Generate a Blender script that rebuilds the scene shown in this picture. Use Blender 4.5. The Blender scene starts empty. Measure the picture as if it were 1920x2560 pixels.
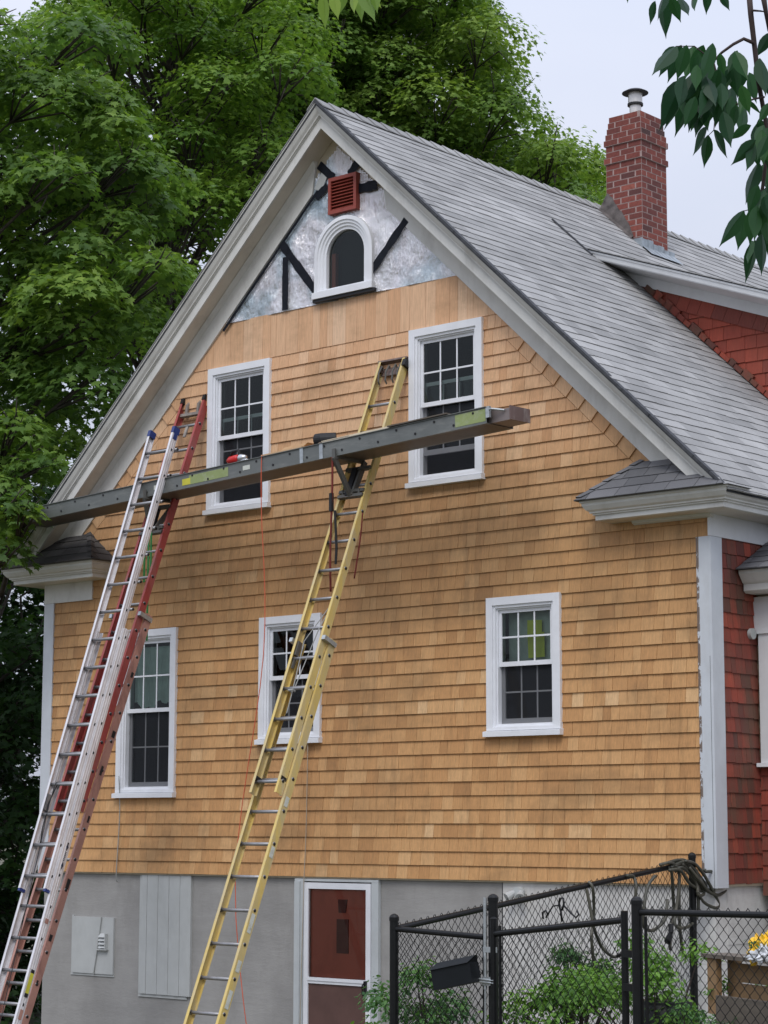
import bpy, math, random
import numpy as np
from mathutils import Vector, Matrix
random.seed(7); rng = np.random.default_rng(11)
R = math.radians
scene = bpy.context.scene
COL = scene.collection

# ------------------------------------------------------------------ camera
CAMP = (18.4117, -15.5761, 0.4419); YAW, PIT, ROL, FPX = 40.9144, 8.3634, 0.1212, 5409.2
def cam_axes():
    y, pi, ro = R(YAW), R(PIT), R(ROL)
    f = Vector((-math.sin(y)*math.cos(pi), math.cos(y)*math.cos(pi), math.sin(pi)))
    r = Vector((math.cos(y), math.sin(y), 0)); u = r.cross(f)
    return (math.cos(ro)*r+math.sin(ro)*u, -math.sin(ro)*r+math.cos(ro)*u, f)
CR, CU, CF = cam_axes()
cd = bpy.data.cameras.new('camera'); cam = bpy.data.objects.new('camera', cd); COL.objects.link(cam)
cd.sensor_fit = 'VERTICAL'; cd.sensor_height = 36; cd.lens = FPX/2560*36; cd.clip_end = 2000; cd.clip_start = .1
m = Matrix((( CR.x, CU.x, -CF.x, CAMP[0]), (CR.y, CU.y, -CF.y, CAMP[1]), (CR.z, CU.z, -CF.z, CAMP[2]), (0, 0, 0, 1)))
cam.matrix_world = m; scene.camera = cam
def at(px, py, d):      # a place seen at photo pixel (px, py), d metres away
    return Vector(CAMP) + d*(CF + (px-960)/FPX*CR - (py-1280)/FPX*CU)

# ------------------------------------------------------------------ sky, sun, exposure
SUN_AZ, SUN_EL = 150.0, 52.0       # azimuth from +Y clockwise, degrees
w = bpy.data.worlds.new('World'); scene.world = w; w.use_nodes = True
nt = w.node_tree; nt.nodes.clear(); L = nt.links
out = nt.nodes.new('ShaderNodeOutputWorld'); bg = nt.nodes.new('ShaderNodeBackground')
sky = nt.nodes.new('ShaderNodeTexSky'); sky.sky_type = 'NISHITA'; sky.sun_disc = False
sky.sun_elevation = R(SUN_EL); sky.sun_rotation = R(SUN_AZ); sky.air_density = 1.5; sky.dust_density = 3
bg.inputs['Strength'].default_value = .1
tc = nt.nodes.new('ShaderNodeTexCoord'); nz = nt.nodes.new('ShaderNodeTexNoise'); nz.inputs['Scale'].default_value = 3.2
nz.inputs['Detail'].default_value = 5; nz.inputs['Roughness'].default_value = .5
mp = nt.nodes.new('ShaderNodeMapping'); mp.inputs['Scale'].default_value = (1, 1, 2.4)
L.new(tc.outputs['Generated'], mp.inputs['Vector']); L.new(mp.outputs['Vector'], nz.inputs['Vector'])
cr = nt.nodes.new('ShaderNodeValToRGB')            # the overcast cloud sheet, radiance x10 because strength is .1
cr.color_ramp.elements[0].position = .3; cr.color_ramp.elements[0].color = (.60, .655, .80, 1)
cr.color_ramp.elements[1].position = .72; cr.color_ramp.elements[1].color = (.70, .735, .86, 1)
L.new(nz.outputs['Fac'], cr.inputs['Fac'])
sx = nt.nodes.new('ShaderNodeSeparateXYZ'); L.new(tc.outputs['Generated'], sx.inputs['Vector'])
mr = nt.nodes.new('ShaderNodeMapRange'); mr.inputs['From Min'].default_value = 0.0; mr.inputs['From Max'].default_value = 1.0
mr.inputs['To Min'].default_value = 7.6; mr.inputs['To Max'].default_value = 21
L.new(sx.outputs['Z'], mr.inputs['Value'])
vm = nt.nodes.new('ShaderNodeVectorMath'); vm.operation = 'SCALE'
L.new(cr.outputs['Color'], vm.inputs[0]); L.new(mr.outputs['Result'], vm.inputs['Scale'])
mx = nt.nodes.new('ShaderNodeMixRGB'); mx.inputs['Fac'].default_value = .93
L.new(sky.outputs['Color'], mx.inputs['Color1']); L.new(vm.outputs['Vector'], mx.inputs['Color2'])
L.new(mx.outputs['Color'], bg.inputs['Color']); L.new(bg.outputs['Background'], out.inputs['Surface'])
sl = bpy.data.lights.new('sun', 'SUN'); sl.energy = 1.5; sl.angle = R(24); sl.color = (1, .965, .91)
sun = bpy.data.objects.new('sun', sl); COL.objects.link(sun)
az, el = R(SUN_AZ), R(SUN_EL)
sv = Vector((math.sin(az)*math.cos(el), math.cos(az)*math.cos(el), math.sin(el)))
sun.rotation_euler = sv.to_track_quat('Z', 'Y').to_euler()
scene.view_settings.view_transform = 'Standard'; scene.view_settings.look = 'None'
scene.view_settings.exposure = 0; scene.view_settings.gamma = 1
scene.cycles.max_bounces = 6; scene.cycles.transparent_max_bounces = 24; scene.cycles.diffuse_bounces = 5
scene.cycles.caustics_reflective = False; scene.cycles.caustics_refractive = False

# ------------------------------------------------------------------ materials
class NB:
    def __init__(s, name):
        s.m = bpy.data.materials.new(name); s.m.use_nodes = True; s.t = s.m.node_tree; s.t.nodes.clear()
        s.out = s.n('ShaderNodeOutputMaterial'); s.b = s.n('ShaderNodeBsdfPrincipled')
        s.l(s.b.outputs[0], s.out.inputs[0])
    def n(s, t, **k):
        o = s.t.nodes.new(t)
        for a, b in k.items(): setattr(o, a, b)
        return o
    def l(s, a, b): s.t.links.new(a, b)
    def pos(s, scale=(1, 1, 1)):
        g = s.n('ShaderNodeNewGeometry'); mp = s.n('ShaderNodeMapping'); mp.inputs['Scale'].default_value = scale
        s.l(g.outputs['Position'], mp.inputs['Vector']); return mp.outputs['Vector']
    def noise(s, scale, detail=4, rough=.55, vec=(1, 1, 1)):
        n = s.n('ShaderNodeTexNoise'); n.inputs['Scale'].default_value = scale
        n.inputs['Detail'].default_value = detail; n.inputs['Roughness'].default_value = rough
        s.l(s.pos(vec), n.inputs['Vector']); return n.outputs['Fac']
    def ramp(s, fac, stops):
        r = s.n('ShaderNodeValToRGB'); e = r.color_ramp.elements
        while len(e) < len(stops): e.new(.5)
        for i, (p, c) in enumerate(stops):
            e[i].position = p; e[i].color = (c[0], c[1], c[2], 1) if not isinstance(c, (int, float)) else (c, c, c, 1)
        s.l(fac, r.inputs['Fac']); return r.outputs['Color']
    def mix(s, fac, a, b, mode='MIX'):
        m = s.n('ShaderNodeMixRGB', blend_type=mode)
        for i, v in ((0, fac), (1, a), (2, b)):
            if hasattr(v, 'is_output') or isinstance(v, bpy.types.NodeSocket): s.l(v, m.inputs[i])
            elif isinstance(v, (int, float)): m.inputs[i].default_value = v if i == 0 else (v, v, v, 1)
            else: m.inputs[i].default_value = (*v, 1)
        return m.outputs[0]
    def attr(s, name):
        a = s.n('ShaderNodeAttribute'); a.attribute_name = name; return a.outputs['Fac']
    def bump(s, h, strength=.3, dist=.01):
        b = s.n('ShaderNodeBump'); b.inputs['Strength'].default_value = strength; b.inputs['Distance'].default_value = dist
        s.l(h, b.inputs['Height']); s.l(b.outputs[0], s.b.inputs['Normal'])
    def set(s, **k):
        for a, v in k.items():
            i = s.b.inputs[a.replace('_', ' ')]
            if isinstance(v, bpy.types.NodeSocket): s.l(v, i)
            elif isinstance(v, tuple) and len(v) == 3: i.default_value = (*v, 1)
            else: i.default_value = v
        return s
def simple(name, col, rough=.6, metal=0, var=.12, scale=8, bump=0, dirt=None, spec=.4):
    b = NB(name); n = b.noise(scale, 6, .6)
    lo = tuple(c*(1-var) for c in col); hi = tuple(min(1, c*(1+var)) for c in col)
    c = b.ramp(n, [(.3, lo), (.7, hi)])
    if dirt:
        d = b.noise(2.3, 8, .7, (1, 1, .5)); c = b.mix(b.ramp(d, [(.5, 0.), (.75, .55)]), c, dirt)
    b.set(Base_Color=c, Roughness=rough, Metallic=metal); b.b.inputs['Specular IOR Level'].default_value = spec
    if bump: b.bump(b.noise(scale*6, 5, .6), bump, .004)
    return b.m

def cedar_mat():
    b = NB('cedar_shingle'); tone = b.attr('tone')
    c = b.ramp(tone, [(0, (.43, .22, .09)), (.3, (.565, .30, .125)), (.6, (.63, .35, .15)), (.88, (.69, .41, .19)), (1, (.74, .48, .25))])
    gz = b.n('ShaderNodeSeparateXYZ'); g = b.n('ShaderNodeNewGeometry'); b.l(g.outputs['Position'], gz.inputs[0])
    mrn = b.n('ShaderNodeMapRange'); mrn.inputs['From Min'].default_value = 2.9; mrn.inputs['From Max'].default_value = 5.3
    b.l(gz.outputs['Z'], mrn.inputs['Value'])                    # the last courses laid are still unweathered
    fresh = b.ramp(tone, [(0, (.66, .36, .19)), (.35, (.74, .445, .255)), (.7, (.79, .51, .315)), (1, (.84, .60, .41))])
    c = b.mix(mrn.outputs[0], c, fresh)
    grain = b.noise(1, 6, .65, (95, 95, 3.5)); c = b.mix(.75, c, b.ramp(grain, [(.25, .66), (.75, 1.18)]), 'MULTIPLY')
    fine = b.noise(1, 3, .6, (260, 260, 14)); c = b.mix(.5, c, b.ramp(fine, [(.3, .8), (.7, 1.1)]), 'MULTIPLY')
    st = b.noise(1, 7, .62, (.9, .9, 1.5)); k = b.ramp(st, [(.50, 0.), (.70, .6)])
    c = b.mix(k, c, (.22, .13, .062)); 
    dr = b.noise(1, 6, .7, (9, 9, .9)); zz = b.n('ShaderNodeMapRange'); zz.inputs['From Min'].default_value = 5.2; zz.inputs['From Max'].default_value = 3.3
    b.l(gz.outputs['Z'], zz.inputs['Value']); st2 = b.noise(1, 6, .62, (.55, .55, 1.1)); zb = b.n('ShaderNodeMapRange'); zb.inputs['From Min'].default_value = 1.7; zb.inputs['From Max'].default_value = 3.1; b.l(gz.outputs['Z'], zb.inputs['Value']); zc = b.n('ShaderNodeMapRange'); zc.inputs['From Min'].default_value = 4.7; zc.inputs['From Max'].default_value = 3.7; b.l(gz.outputs['Z'], zc.inputs['Value'])
    kk = b.mix(1., b.mix(1., b.ramp(st2, [(.38, 0.), (.62, .5)]), zb.outputs[0], 'MULTIPLY'), zc.outputs[0], 'MULTIPLY'); c = b.mix(kk, c, (.27, .165, .075))
    k2 = b.mix(1., b.ramp(dr, [(.52, 0.), (.72, .5)]), zz.outputs[0], 'MULTIPLY')
    c = b.mix(k2, c, (.2, .115, .055))
    b.set(Base_Color=c, Roughness=.62); b.b.inputs['Specular IOR Level'].default_value = .28
    b.bump(grain, .35, .004); return b.m
def red_mat(name='red_shingle', worn=1.):
    b = NB(name); tone = b.attr('tone')
    c = b.ramp(tone, [(0, (.12, .045, .035)), (.35, (.20, .048, .034)), (.7, (.29, .058, .036)), (1, (.40, .075, .042))])
    gr = b.noise(1, 5, .65, (80, 80, 3)); c = b.mix(.8, c, b.ramp(gr, [(.25, .65), (.75, 1.15)]), 'MULTIPLY')
    st = b.noise(1, 7, .65, (3.2, 3.2, 1.3)); k = b.ramp(st, [(.44, 0.), (.64, .72*worn)]); c = b.mix(k, c, (.105, .07, .045))
    fl = b.noise(1, 8, .75, (14, 14, 5)); c = b.mix(b.ramp(fl, [(.70, 0.), (.74, .6*worn)]), c, (.34, .30, .27))
    b.set(Base_Color=c, Roughness=.75); b.bump(gr, .4, .004); return b.m
def asphalt_mat(name, lo, hi, streak=.25):
    b = NB(name); tone = b.attr('tone'); c = b.ramp(tone, [(0, lo), (1, hi)])
    g = b.noise(340, 3, .7); c = b.mix(.8, c, b.ramp(g, [(.3, .68), (.7, 1.25)]), 'MULTIPLY')
    n = b.noise(1, 6, .6, (1.1, .5, 1.1)); c = b.mix(.8, c, b.ramp(n, [(.3, 1-streak), (.7, 1+streak*.5)]), 'MULTIPLY')
    n2 = b.noise(1, 5, .7, (5, .9, 5)); c = b.mix(b.ramp(n2, [(.62, 0.), (.8, .35)]), c, (.13, .135, .14))
    b.set(Base_Color=c, Roughness=.9); b.b.inputs['Specular IOR Level'].default_value = .2; b.bump(g, .4, .003); return b.m
def paint_mat(name, col, dirt=(.33, .31, .27), amount=.35, peel=0):
    b = NB(name); n = b.noise(5, 6, .6); c = b.ramp(n, [(.3, tuple(x*.93 for x in col)), (.7, tuple(min(1, x*1.03) for x in col))])
    d = b.noise(1, 8, .7, (3, 3, 1.2)); c = b.mix(b.ramp(d, [(.5, 0.), (.78, amount)]), c, dirt)
    if peel:
        p = b.noise(1, 8, .7, (15, 15, 6)); pz = b.n('ShaderNodeSeparateXYZ'); g = b.n('ShaderNodeNewGeometry'); b.l(g.outputs['Position'], pz.inputs[0]); mxr = b.n('ShaderNodeMapRange'); mxr.inputs['From Min'].default_value = 8.495; mxr.inputs['From Max'].default_value = 8.452; b.l(pz.outputs['X'], mxr.inputs['Value']); c = b.mix(b.mix(1., b.ramp(p, [(.47, 0.), (.49, 1.)]), b.ramp(mxr.outputs[0], [(.3, 0.), (.5, 1.)]), 'MULTIPLY'), c, (.17, .125, .10))
    f = b.noise(60, 4, .6); b.set(Base_Color=c, Roughness=.5); b.bump(f, .12, .002); return b.m
def brick_mat():
    b = NB('brick'); tone = b.attr('tone')
    c = b.ramp(tone, [(0, (.06, .035, .034)), (.15, (.13, .04, .034)), (.5, (.19, .05, .038)), (.8, (.235, .062, .045)), (1, (.29, .085, .06))])
    n = b.noise(26, 6, .7); c = b.mix(.8, c, b.ramp(n, [(.3, .7), (.7, 1.2)]), 'MULTIPLY')
    n2 = b.noise(2.4, 5, .6); c = b.mix(b.ramp(n2, [(.6, 0.), (.8, .3)]), c, (.16, .09, .08))
    b.set(Base_Color=c, Roughness=.85); b.bump(b.noise(90, 5, .7), .6, .004); return b.m
def stucco_mat(name, col, mottle):
    b = NB(name); n = b.noise(1, 7, .6, (1.3, 1.3, .9)); c = b.ramp(n, [(.3, tuple(x*.8 for x in col)), (.7, tuple(x*1.12 for x in col))])
    n2 = b.noise(1, 6, .65, (1.2, 1.2, 9)); c = b.mix(.6, c, b.ramp(n2, [(.35, .90), (.65, 1.05)]), 'MULTIPLY')
    n3 = b.noise(1, 8, .7, (4, 4, 2)); c = b.mix(b.ramp(n3, [(.5, 0.), (.7, .7)]), c, mottle)
    wv = b.noise(1, 3, .5, (.8, .8, 22)); c = b.mix(b.ramp(wv, [(.64, 0.), (.68, .35)]), c, mottle)
    b.set(Base_Color=c, Roughness=.85); b.bump(b.noise(1, 6, .7, (12, 12, 40)), .35, .008); return b.m
def foil_mat():
    b = NB('foil_wrap')
    n = b.noise(1, 4, .5, (2.4, 2.4, 2.0)); gr = b.noise(1, 5, .7, (70, 70, 4)); n3 = b.noise(1, 3, .5, (1.5, 1.5, 1.1))
    c = b.ramp(n3, [(.34, (.45, .55, .60)), (.42, (.72, .80, .84)), (.49, (1., .97, .99)), (.7, (1., 1., 1.))])  # blue-grey and white patches paint in reflected trees and sky
    c = b.mix(.25, c, b.ramp(gr, [(.35, .75), (.6, 1.1)]), 'MULTIPLY')
    b.set(Base_Color=c, Roughness=.24, Metallic=.8)
    w2 = b.noise(1, 4, .55, (9, 9, 5)); h = b.mix(.20, b.mix(.22, n, w2), gr); b.bump(h, 1., .13); return b.m
def glass_mat(name='window_glass', tint=(.62, .70, .66)):
    b = NB(name); t = b.t; t.nodes.remove(b.b)
    tr = b.n('ShaderNodeBsdfTransparent'); tr.inputs[0].default_value = (*tint, 1)
    gl = b.n('ShaderNodeBsdfGlossy'); gl.inputs['Roughness'].default_value = .02; gl.inputs[0].default_value = (.85, .9, .88, 1)
    fr = b.n('ShaderNodeFresnel'); fr.inputs[0].default_value = 1.45; ms = b.n('ShaderNodeMixShader')
    b.l(fr.outputs[0], ms.inputs[0]); b.l(tr.outputs[0], ms.inputs[1]); b.l(gl.outputs[0], ms.inputs[2]); b.l(ms.outputs[0], b.out.inputs[0])
    return b.m
def screen_mat():
    b = NB('insect_screen'); t = b.t; t.nodes.remove(b.b)
    tr = b.n('ShaderNodeBsdfTransparent'); tr.inputs[0].default_value = (1, 1, 1, 1)
    df = b.n('ShaderNodeBsdfDiffuse'); df.inputs[0].default_value = (.035, .037, .042, 1)
    ms = b.n('ShaderNodeMixShader'); ms.inputs[0].default_value = .55
    b.l(tr.outputs[0], ms.inputs[1]); b.l(df.outputs[0], ms.inputs[2]); b.l(ms.outputs[0], b.out.inputs[0]); return b.m
def leaf_mat(name, cols, trans=.35, rough=.5):
    b = NB(name); t = b.t; tone = b.attr('tone')
    c = b.ramp(tone, [(i/(len(cols)-1), q) for i, q in enumerate(cols)])
    b.set(Base_Color=c, Roughness=rough); b.b.inputs['Specular IOR Level'].default_value = .25
    tl = b.n('ShaderNodeBsdfTranslucent'); b.l(b.mix(1., c, (1.25, 1.3, .7), 'MULTIPLY'), tl.inputs[0])
    ms = b.n('ShaderNodeMixShader'); ms.inputs[0].default_value = trans
    b.l(b.b.outputs[0], ms.inputs[1]); b.l(tl.outputs[0], ms.inputs[2]); b.l(ms.outputs[0], b.out.inputs[0]); return b.m
def scuffed(name, col, scuff, amt, rough=.5, metal=0, streak=(6, 6, 1.2), th=(.5, .7)):
    b = NB(name); n = b.noise(4, 5, .6); c = b.ramp(n, [(.3, tuple(x*.88 for x in col)), (.7, tuple(min(1, x*1.08) for x in col))])
    d = b.noise(1, 9, .72, streak); c = b.mix(b.ramp(d, [(th[0], 0.), (th[1], amt)]), c, scuff)
    b.set(Base_Color=c, Roughness=rough, Metallic=metal); b.bump(b.noise(120, 4, .6), .15, .002); return b.m

M = dict(
 cedar=cedar_mat(), red=red_mat(), reddark=red_mat('red_corner_trim', 1.2),
 roof=asphalt_mat('roof_shingle', (.27, .27, .27), (.415, .413, .41), .28), roofd=asphalt_mat('return_shingle', (.12, .122, .13), (.20, .20, .21)),
 roofleft=asphalt_mat('left_return_shingle', (.07, .068, .068), (.115, .11, .108)),  # darker shingle tone used on the left return
 roofedge=simple('roof_edge', (.055, .058, .066), .8, var=.3, scale=20),
 white=paint_mat('white_trim', (.72, .735, .75), amount=.22), whitew=paint_mat('window_white', (.80, .815, .85), amount=.10),
 trim=paint_mat('weathered_trim', (.66, .655, .625), (.27, .25, .21), .5), soffit=paint_mat('soffit_paint', (.66, .61, .53), (.30, .27, .23), .5),
 corner=paint_mat('corner_board_paint', (.60, .63, .67), (.40, .41, .43), .35), peel=paint_mat('peeling_paint', (.60, .63, .67), peel=1),
 brick=brick_mat(), mortar=simple('mortar', (.36, .26, .24), .9, var=.15, scale=30), cement=simple('roof_cement', (.12, .105, .10), .9, var=.5, scale=9, bump=.6),
 lead=simple('lead_flashing', (.33, .37, .40), .45, .4, .25, 12), foil=foil_mat(), tape=simple('black_tape', (.012, .014, .02), .6, var=.3, scale=20, bump=.3, spec=.12),
 vent=simple('vent_red', (.29, .062, .045), .55, var=.12, scale=9), glass=glass_mat(), screen=screen_mat(),
 dark=simple('interior_dark', (.012, .013, .015), .9), rubber=simple('black_rubber', (.014, .014, .016), .6, var=.3),
 found=stucco_mat('foundation_grey', (.33, .322, .31), (.26, .252, .24)), foundw=stucco_mat('foundation_white', (.62, .61, .59), (.40, .38, .36)),
 panel=paint_mat('grey_panel', (.47, .485, .48), (.33, .34, .33), .5), door=paint_mat('door_red', (.44, .10, .06), (.12, .03, .022), .45),
 doorlow=simple('door_low_panel', (.12, .065, .055), .4, var=.2, scale=3), doorframe=paint_mat('door_frame', (.52, .55, .56), (.35, .36, .36), .4),
 alu=scuffed('ladder_aluminium', (.78, .76, .77), (.50, .44, .44), .5, .36, .45), rung=scuffed('rung_metal', (.34, .34, .35), (.15, .15, .15), .6, .45, .5),
 yel=scuffed('yellow_fibreglass', (.66, .49, .15), (.50, .43, .29), .75, th=(.44, .64)), redf=scuffed('red_fibreglass', (.37, .062, .055), (.30, .13, .115), .8, th=(.46, .66)),
 redp=scuffed('faded_red_fibreglass', (.43, .225, .18), (.20, .10, .09), .85, th=(.52, .66)), bluecap=simple('blue_cap', (.02, .04, .17), .4),
 plank=scuffed('stage_aluminium', (.17, .18, .172), (.30, .30, .28), .55, .5, .4, (3, 3, 14)), deck=scuffed('stage_underside', (.10, .085, .075), (.05, .045, .04), .7),
 steel=scuffed('jack_steel', (.13, .13, .12), (.20, .14, .11), .6, .55, .4), green=simple('green_strap', (.03, .20, .05), .6), galv=simple('galvanised', (.46, .49, .50), .4, .7, .2, 20),
 label=scuffed('green_label', (.28, .34, .13), (.42, .44, .36), .6, streak=(9, 9, 9)), labely=simple('yellow_label', (.56, .52, .05), .5), labelw=scuffed('white_label', (.62, .64, .58), (.30, .29, .22), .7, streak=(20, 20, 20)),
 ropered=simple('red_rope', (.16, .025, .02), .8), cord=simple('orange_cord', (.62, .12, .06), .7), roper=simple('tan_rope', (.42, .36, .28), .8), ropeg=simple('grey_rope', (.33, .34, .33), .8),
 black=simple('black_vinyl', (.006, .0065, .007), .38, var=.3, scale=30, spec=.3), boxm=simple('black_box', (.007, .009, .011), .5, var=.2, spec=.25), hose=scuffed('garden_hose', (.055, .055, .042), (.16, .145, .11), .7, .5),
 wood=scuffed('planter_wood', (.30, .185, .09), (.19, .125, .07), .6, .75, 0, (3, 3, 26)), woodd=scuffed('weathered_plank', (.12, .10, .08), (.20, .17, .13), .6, .8, 0, (3, 3, 26)),
 shin_loose=scuffed('loose_cedar', (.60, .40, .22), (.42, .24, .12), .5), boardl=scuffed('pale_board', (.62, .55, .42), (.45, .36, .24), .5),
 redtool=simple('red_tool', (.55, .02, .02), .25), silver=simple('silver', (.6, .62, .65), .25, .8), ground=simple('ground', (.11, .105, .07), .95, var=.4, scale=1.5, bump=.5),
 grass=simple('grass_blades', (.06, .11, .03), .8, var=.3), bark=simple('bark', (.055, .046, .038), .95, var=.4, scale=7, bump=.8), twig=simple('dark_twig', (.045, .03, .028), .8, var=.3),
 pot=simple('black_pot', (.02, .022, .024), .5), white_plastic=simple('white_plastic', (.7, .72, .75), .4), yellowf=simple('yellow_bag', (.80, .50, .03), .4, var=.25, scale=14), cloth=simple('curtain', (.62, .72, .68), .9),
 note=scuffed('yellow_notice', (.90, .92, .07), (.62, .64, .05), .4), blind=simple('pale_blind', (.58, .62, .58), .8, var=.3, scale=5),  # notice and blind colours raised to stand for light inside the room
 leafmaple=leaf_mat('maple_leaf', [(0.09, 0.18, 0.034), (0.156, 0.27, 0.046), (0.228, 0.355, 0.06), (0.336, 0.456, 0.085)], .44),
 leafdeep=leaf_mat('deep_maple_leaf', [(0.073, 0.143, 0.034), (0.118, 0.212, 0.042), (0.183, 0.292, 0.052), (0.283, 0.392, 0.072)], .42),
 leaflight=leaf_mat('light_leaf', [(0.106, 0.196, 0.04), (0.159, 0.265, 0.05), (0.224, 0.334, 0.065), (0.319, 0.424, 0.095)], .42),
 leafwood=leaf_mat('shade_dark_leaf', [(.02, .048, .016), (.032, .075, .022), (.05, .11, .028), (.085, .165, .04)], .32),  # leaf greens darkened to stand for deep canopy shade
 leafash=leaf_mat('branch_leaf', [(.010, .040, .020), (.016, .06, .024), (.026, .09, .03), (.05, .14, .035)], .34, .42),  # dark greens put the backlit look of the leaves into their colour
 leafbush=leaf_mat('bush_leaf', [(.07, .16, .035), (.115, .24, .045), (.17, .325, .06), (.25, .42, .085)], .42),
 leafherb=leaf_mat('herb_leaf', [(.045, .12, .045), (.075, .17, .055), (.11, .23, .065), (.18, .32, .08)], .38),
)

# ------------------------------------------------------------------ mesh builder and tagging
class MB:
    def __init__(s): s.v = []; s.f = []; s.m = []; s.t = []
    def add(s, vs, fs, mi=0, tone=.5):
        b = len(s.v); s.v += [tuple(q) for q in vs]
        for f in fs: s.f.append([b+i for i in f]); s.m.append(mi); s.t.append(tone)
        return s
    def box(s, x0, x1, y0, y1, z0, z1, mi=0, tone=.5):
        vs = [(x, y, z) for z in (z0, z1) for y in (y0, y1) for x in (x0, x1)]
        return s.add(vs, [(0, 2, 3, 1), (4, 5, 7, 6), (0, 1, 5, 4), (2, 6, 7, 3), (0, 4, 6, 2), (1, 3, 7, 5)], mi, tone)
    def obox(s, c, X, Y, Z, mi=0, tone=.5):      # oriented box, half vectors
        c, X, Y, Z = Vector(c), Vector(X), Vector(Y), Vector(Z)
        vs = [c+a*X+b*Y+d*Z for d in (-1, 1) for b in (-1, 1) for a in (-1, 1)]
        return s.add(vs, [(0, 2, 3, 1), (4, 5, 7, 6), (0, 1, 5, 4), (2, 6, 7, 3), (0, 4, 6, 2), (1, 3, 7, 5)], mi, tone)
    def tube(s, pts, r, n=8, mi=0, tone=.5, cap=True):
        pts = [Vector(q) for q in pts]; rs = r if isinstance(r, (list, tuple)) else [r]*len(pts)
        b = len(s.v); a = None
        for i, q in enumerate(pts):
            d = (pts[min(i+1, len(pts)-1)]-pts[max(i-1, 0)]).normalized()
            if a is None: a = d.orthogonal().normalized()
            a = (a-d*a.dot(d)).normalized(); c = d.cross(a)
            for k in range(n):
                th = 2*math.pi*k/n; s.v.append(tuple(q+rs[i]*(math.cos(th)*a+math.sin(th)*c)))
        for i in range(len(pts)-1):
            for k in range(n):
                k2 = (k+1) % n; s.f.append([b+i*n+k, b+i*n+k2, b+(i+1)*n+k2, b+(i+1)*n+k]); s.m.append(mi); s.t.append(tone)
        if cap:
            for o, rev in ((0, 1), ((len(pts)-1)*n, 0)):
                f = [b+o+k for k in range(n)]; s.f.append(f[::-1] if rev else f); s.m.append(mi); s.t.append(tone)
        return s
    def prism(s, pts, d, mi=0, tone=.5):          # polygon pts (3d) extruded by d
        n = len(pts); P = [Vector(q) for q in pts]; d = Vector(d)
        fs = [list(range(n))[::-1], list(range(n, 2*n))]+[(i, (i+1) % n, n+(i+1) % n, n+i) for i in range(n)]
        return s.add(P+[q+d for q in P], fs, mi, tone)
    def sweep(s, rings, closed=False, mi=0, tone=.5, ends=False):      # rings of equal length
        b = len(s.v); n = len(rings[0])
        for rg in rings: s.v += [tuple(q) for q in rg]
        for i in range(len(rings)-1):
            for k in range(n if closed else n-1):
                k2 = (k+1) % n; s.f.append([b+i*n+k, b+i*n+k2, b+(i+1)*n+k2, b+(i+1)*n+k]); s.m.append(mi); s.t.append(tone)
        if ends:
            s.f.append([b+k for k in range(n)]); s.m.append(mi); s.t.append(tone)
            s.f.append([b+(len(rings)-1)*n+k for k in range(n)][::-1]); s.m.append(mi); s.t.append(tone)
        return s
    def build(s, name, mats, parent=None, smooth=False, label=None):
        me = bpy.data.meshes.new(name); me.from_pydata(s.v, [], s.f)
        if not isinstance(mats, (list, tuple)): mats = [mats]
        for q in mats: me.materials.append(q)
        me.polygons.foreach_set('material_index', s.m)
        a = me.attributes.new('tone', 'FLOAT', 'FACE'); a.data.foreach_set('value', s.t)
        if smooth: me.polygons.foreach_set('use_smooth', [True]*len(s.f))
        me.update(); return link(name, me, parent, label)
def link(name, me, parent=None, label=None):
    o = bpy.data.objects.new(name, me); COL.objects.link(o)
    if parent is not None: attach(o, parent)
    if label: o['label'] = label
    return o
def wloc(o):
    v = Vector(o.location)
    return v
WORLD = {}
def attach(o, parent):
    o.parent = parent; o.matrix_parent_inverse = WORLD[parent.name].inverted()
    WORLD[o.name] = Matrix.Identity(4)
def thing(name, label, cat, loc=(0, 0, 0), group=None):
    o = bpy.data.objects.new(name, None); COL.objects.link(o); o.location = loc; o.empty_display_size = .2
    WORLD[o.name] = Matrix.Translation(loc); o['label'] = label; o['category'] = cat
    if group: o['group'] = group
    return o
def tag(o, label, cat, group=None, kind=None):
    if label: o['label'] = label
    if cat: o['category'] = cat
    if group: o['group'] = group
    if kind: o['kind'] = kind
    WORLD.setdefault(o.name, Matrix.Identity(4)); return o
def part(mb, name, mats, parent, smooth=False, label=None):
    o = mb.build(name, mats, parent, smooth, label); return o

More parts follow.
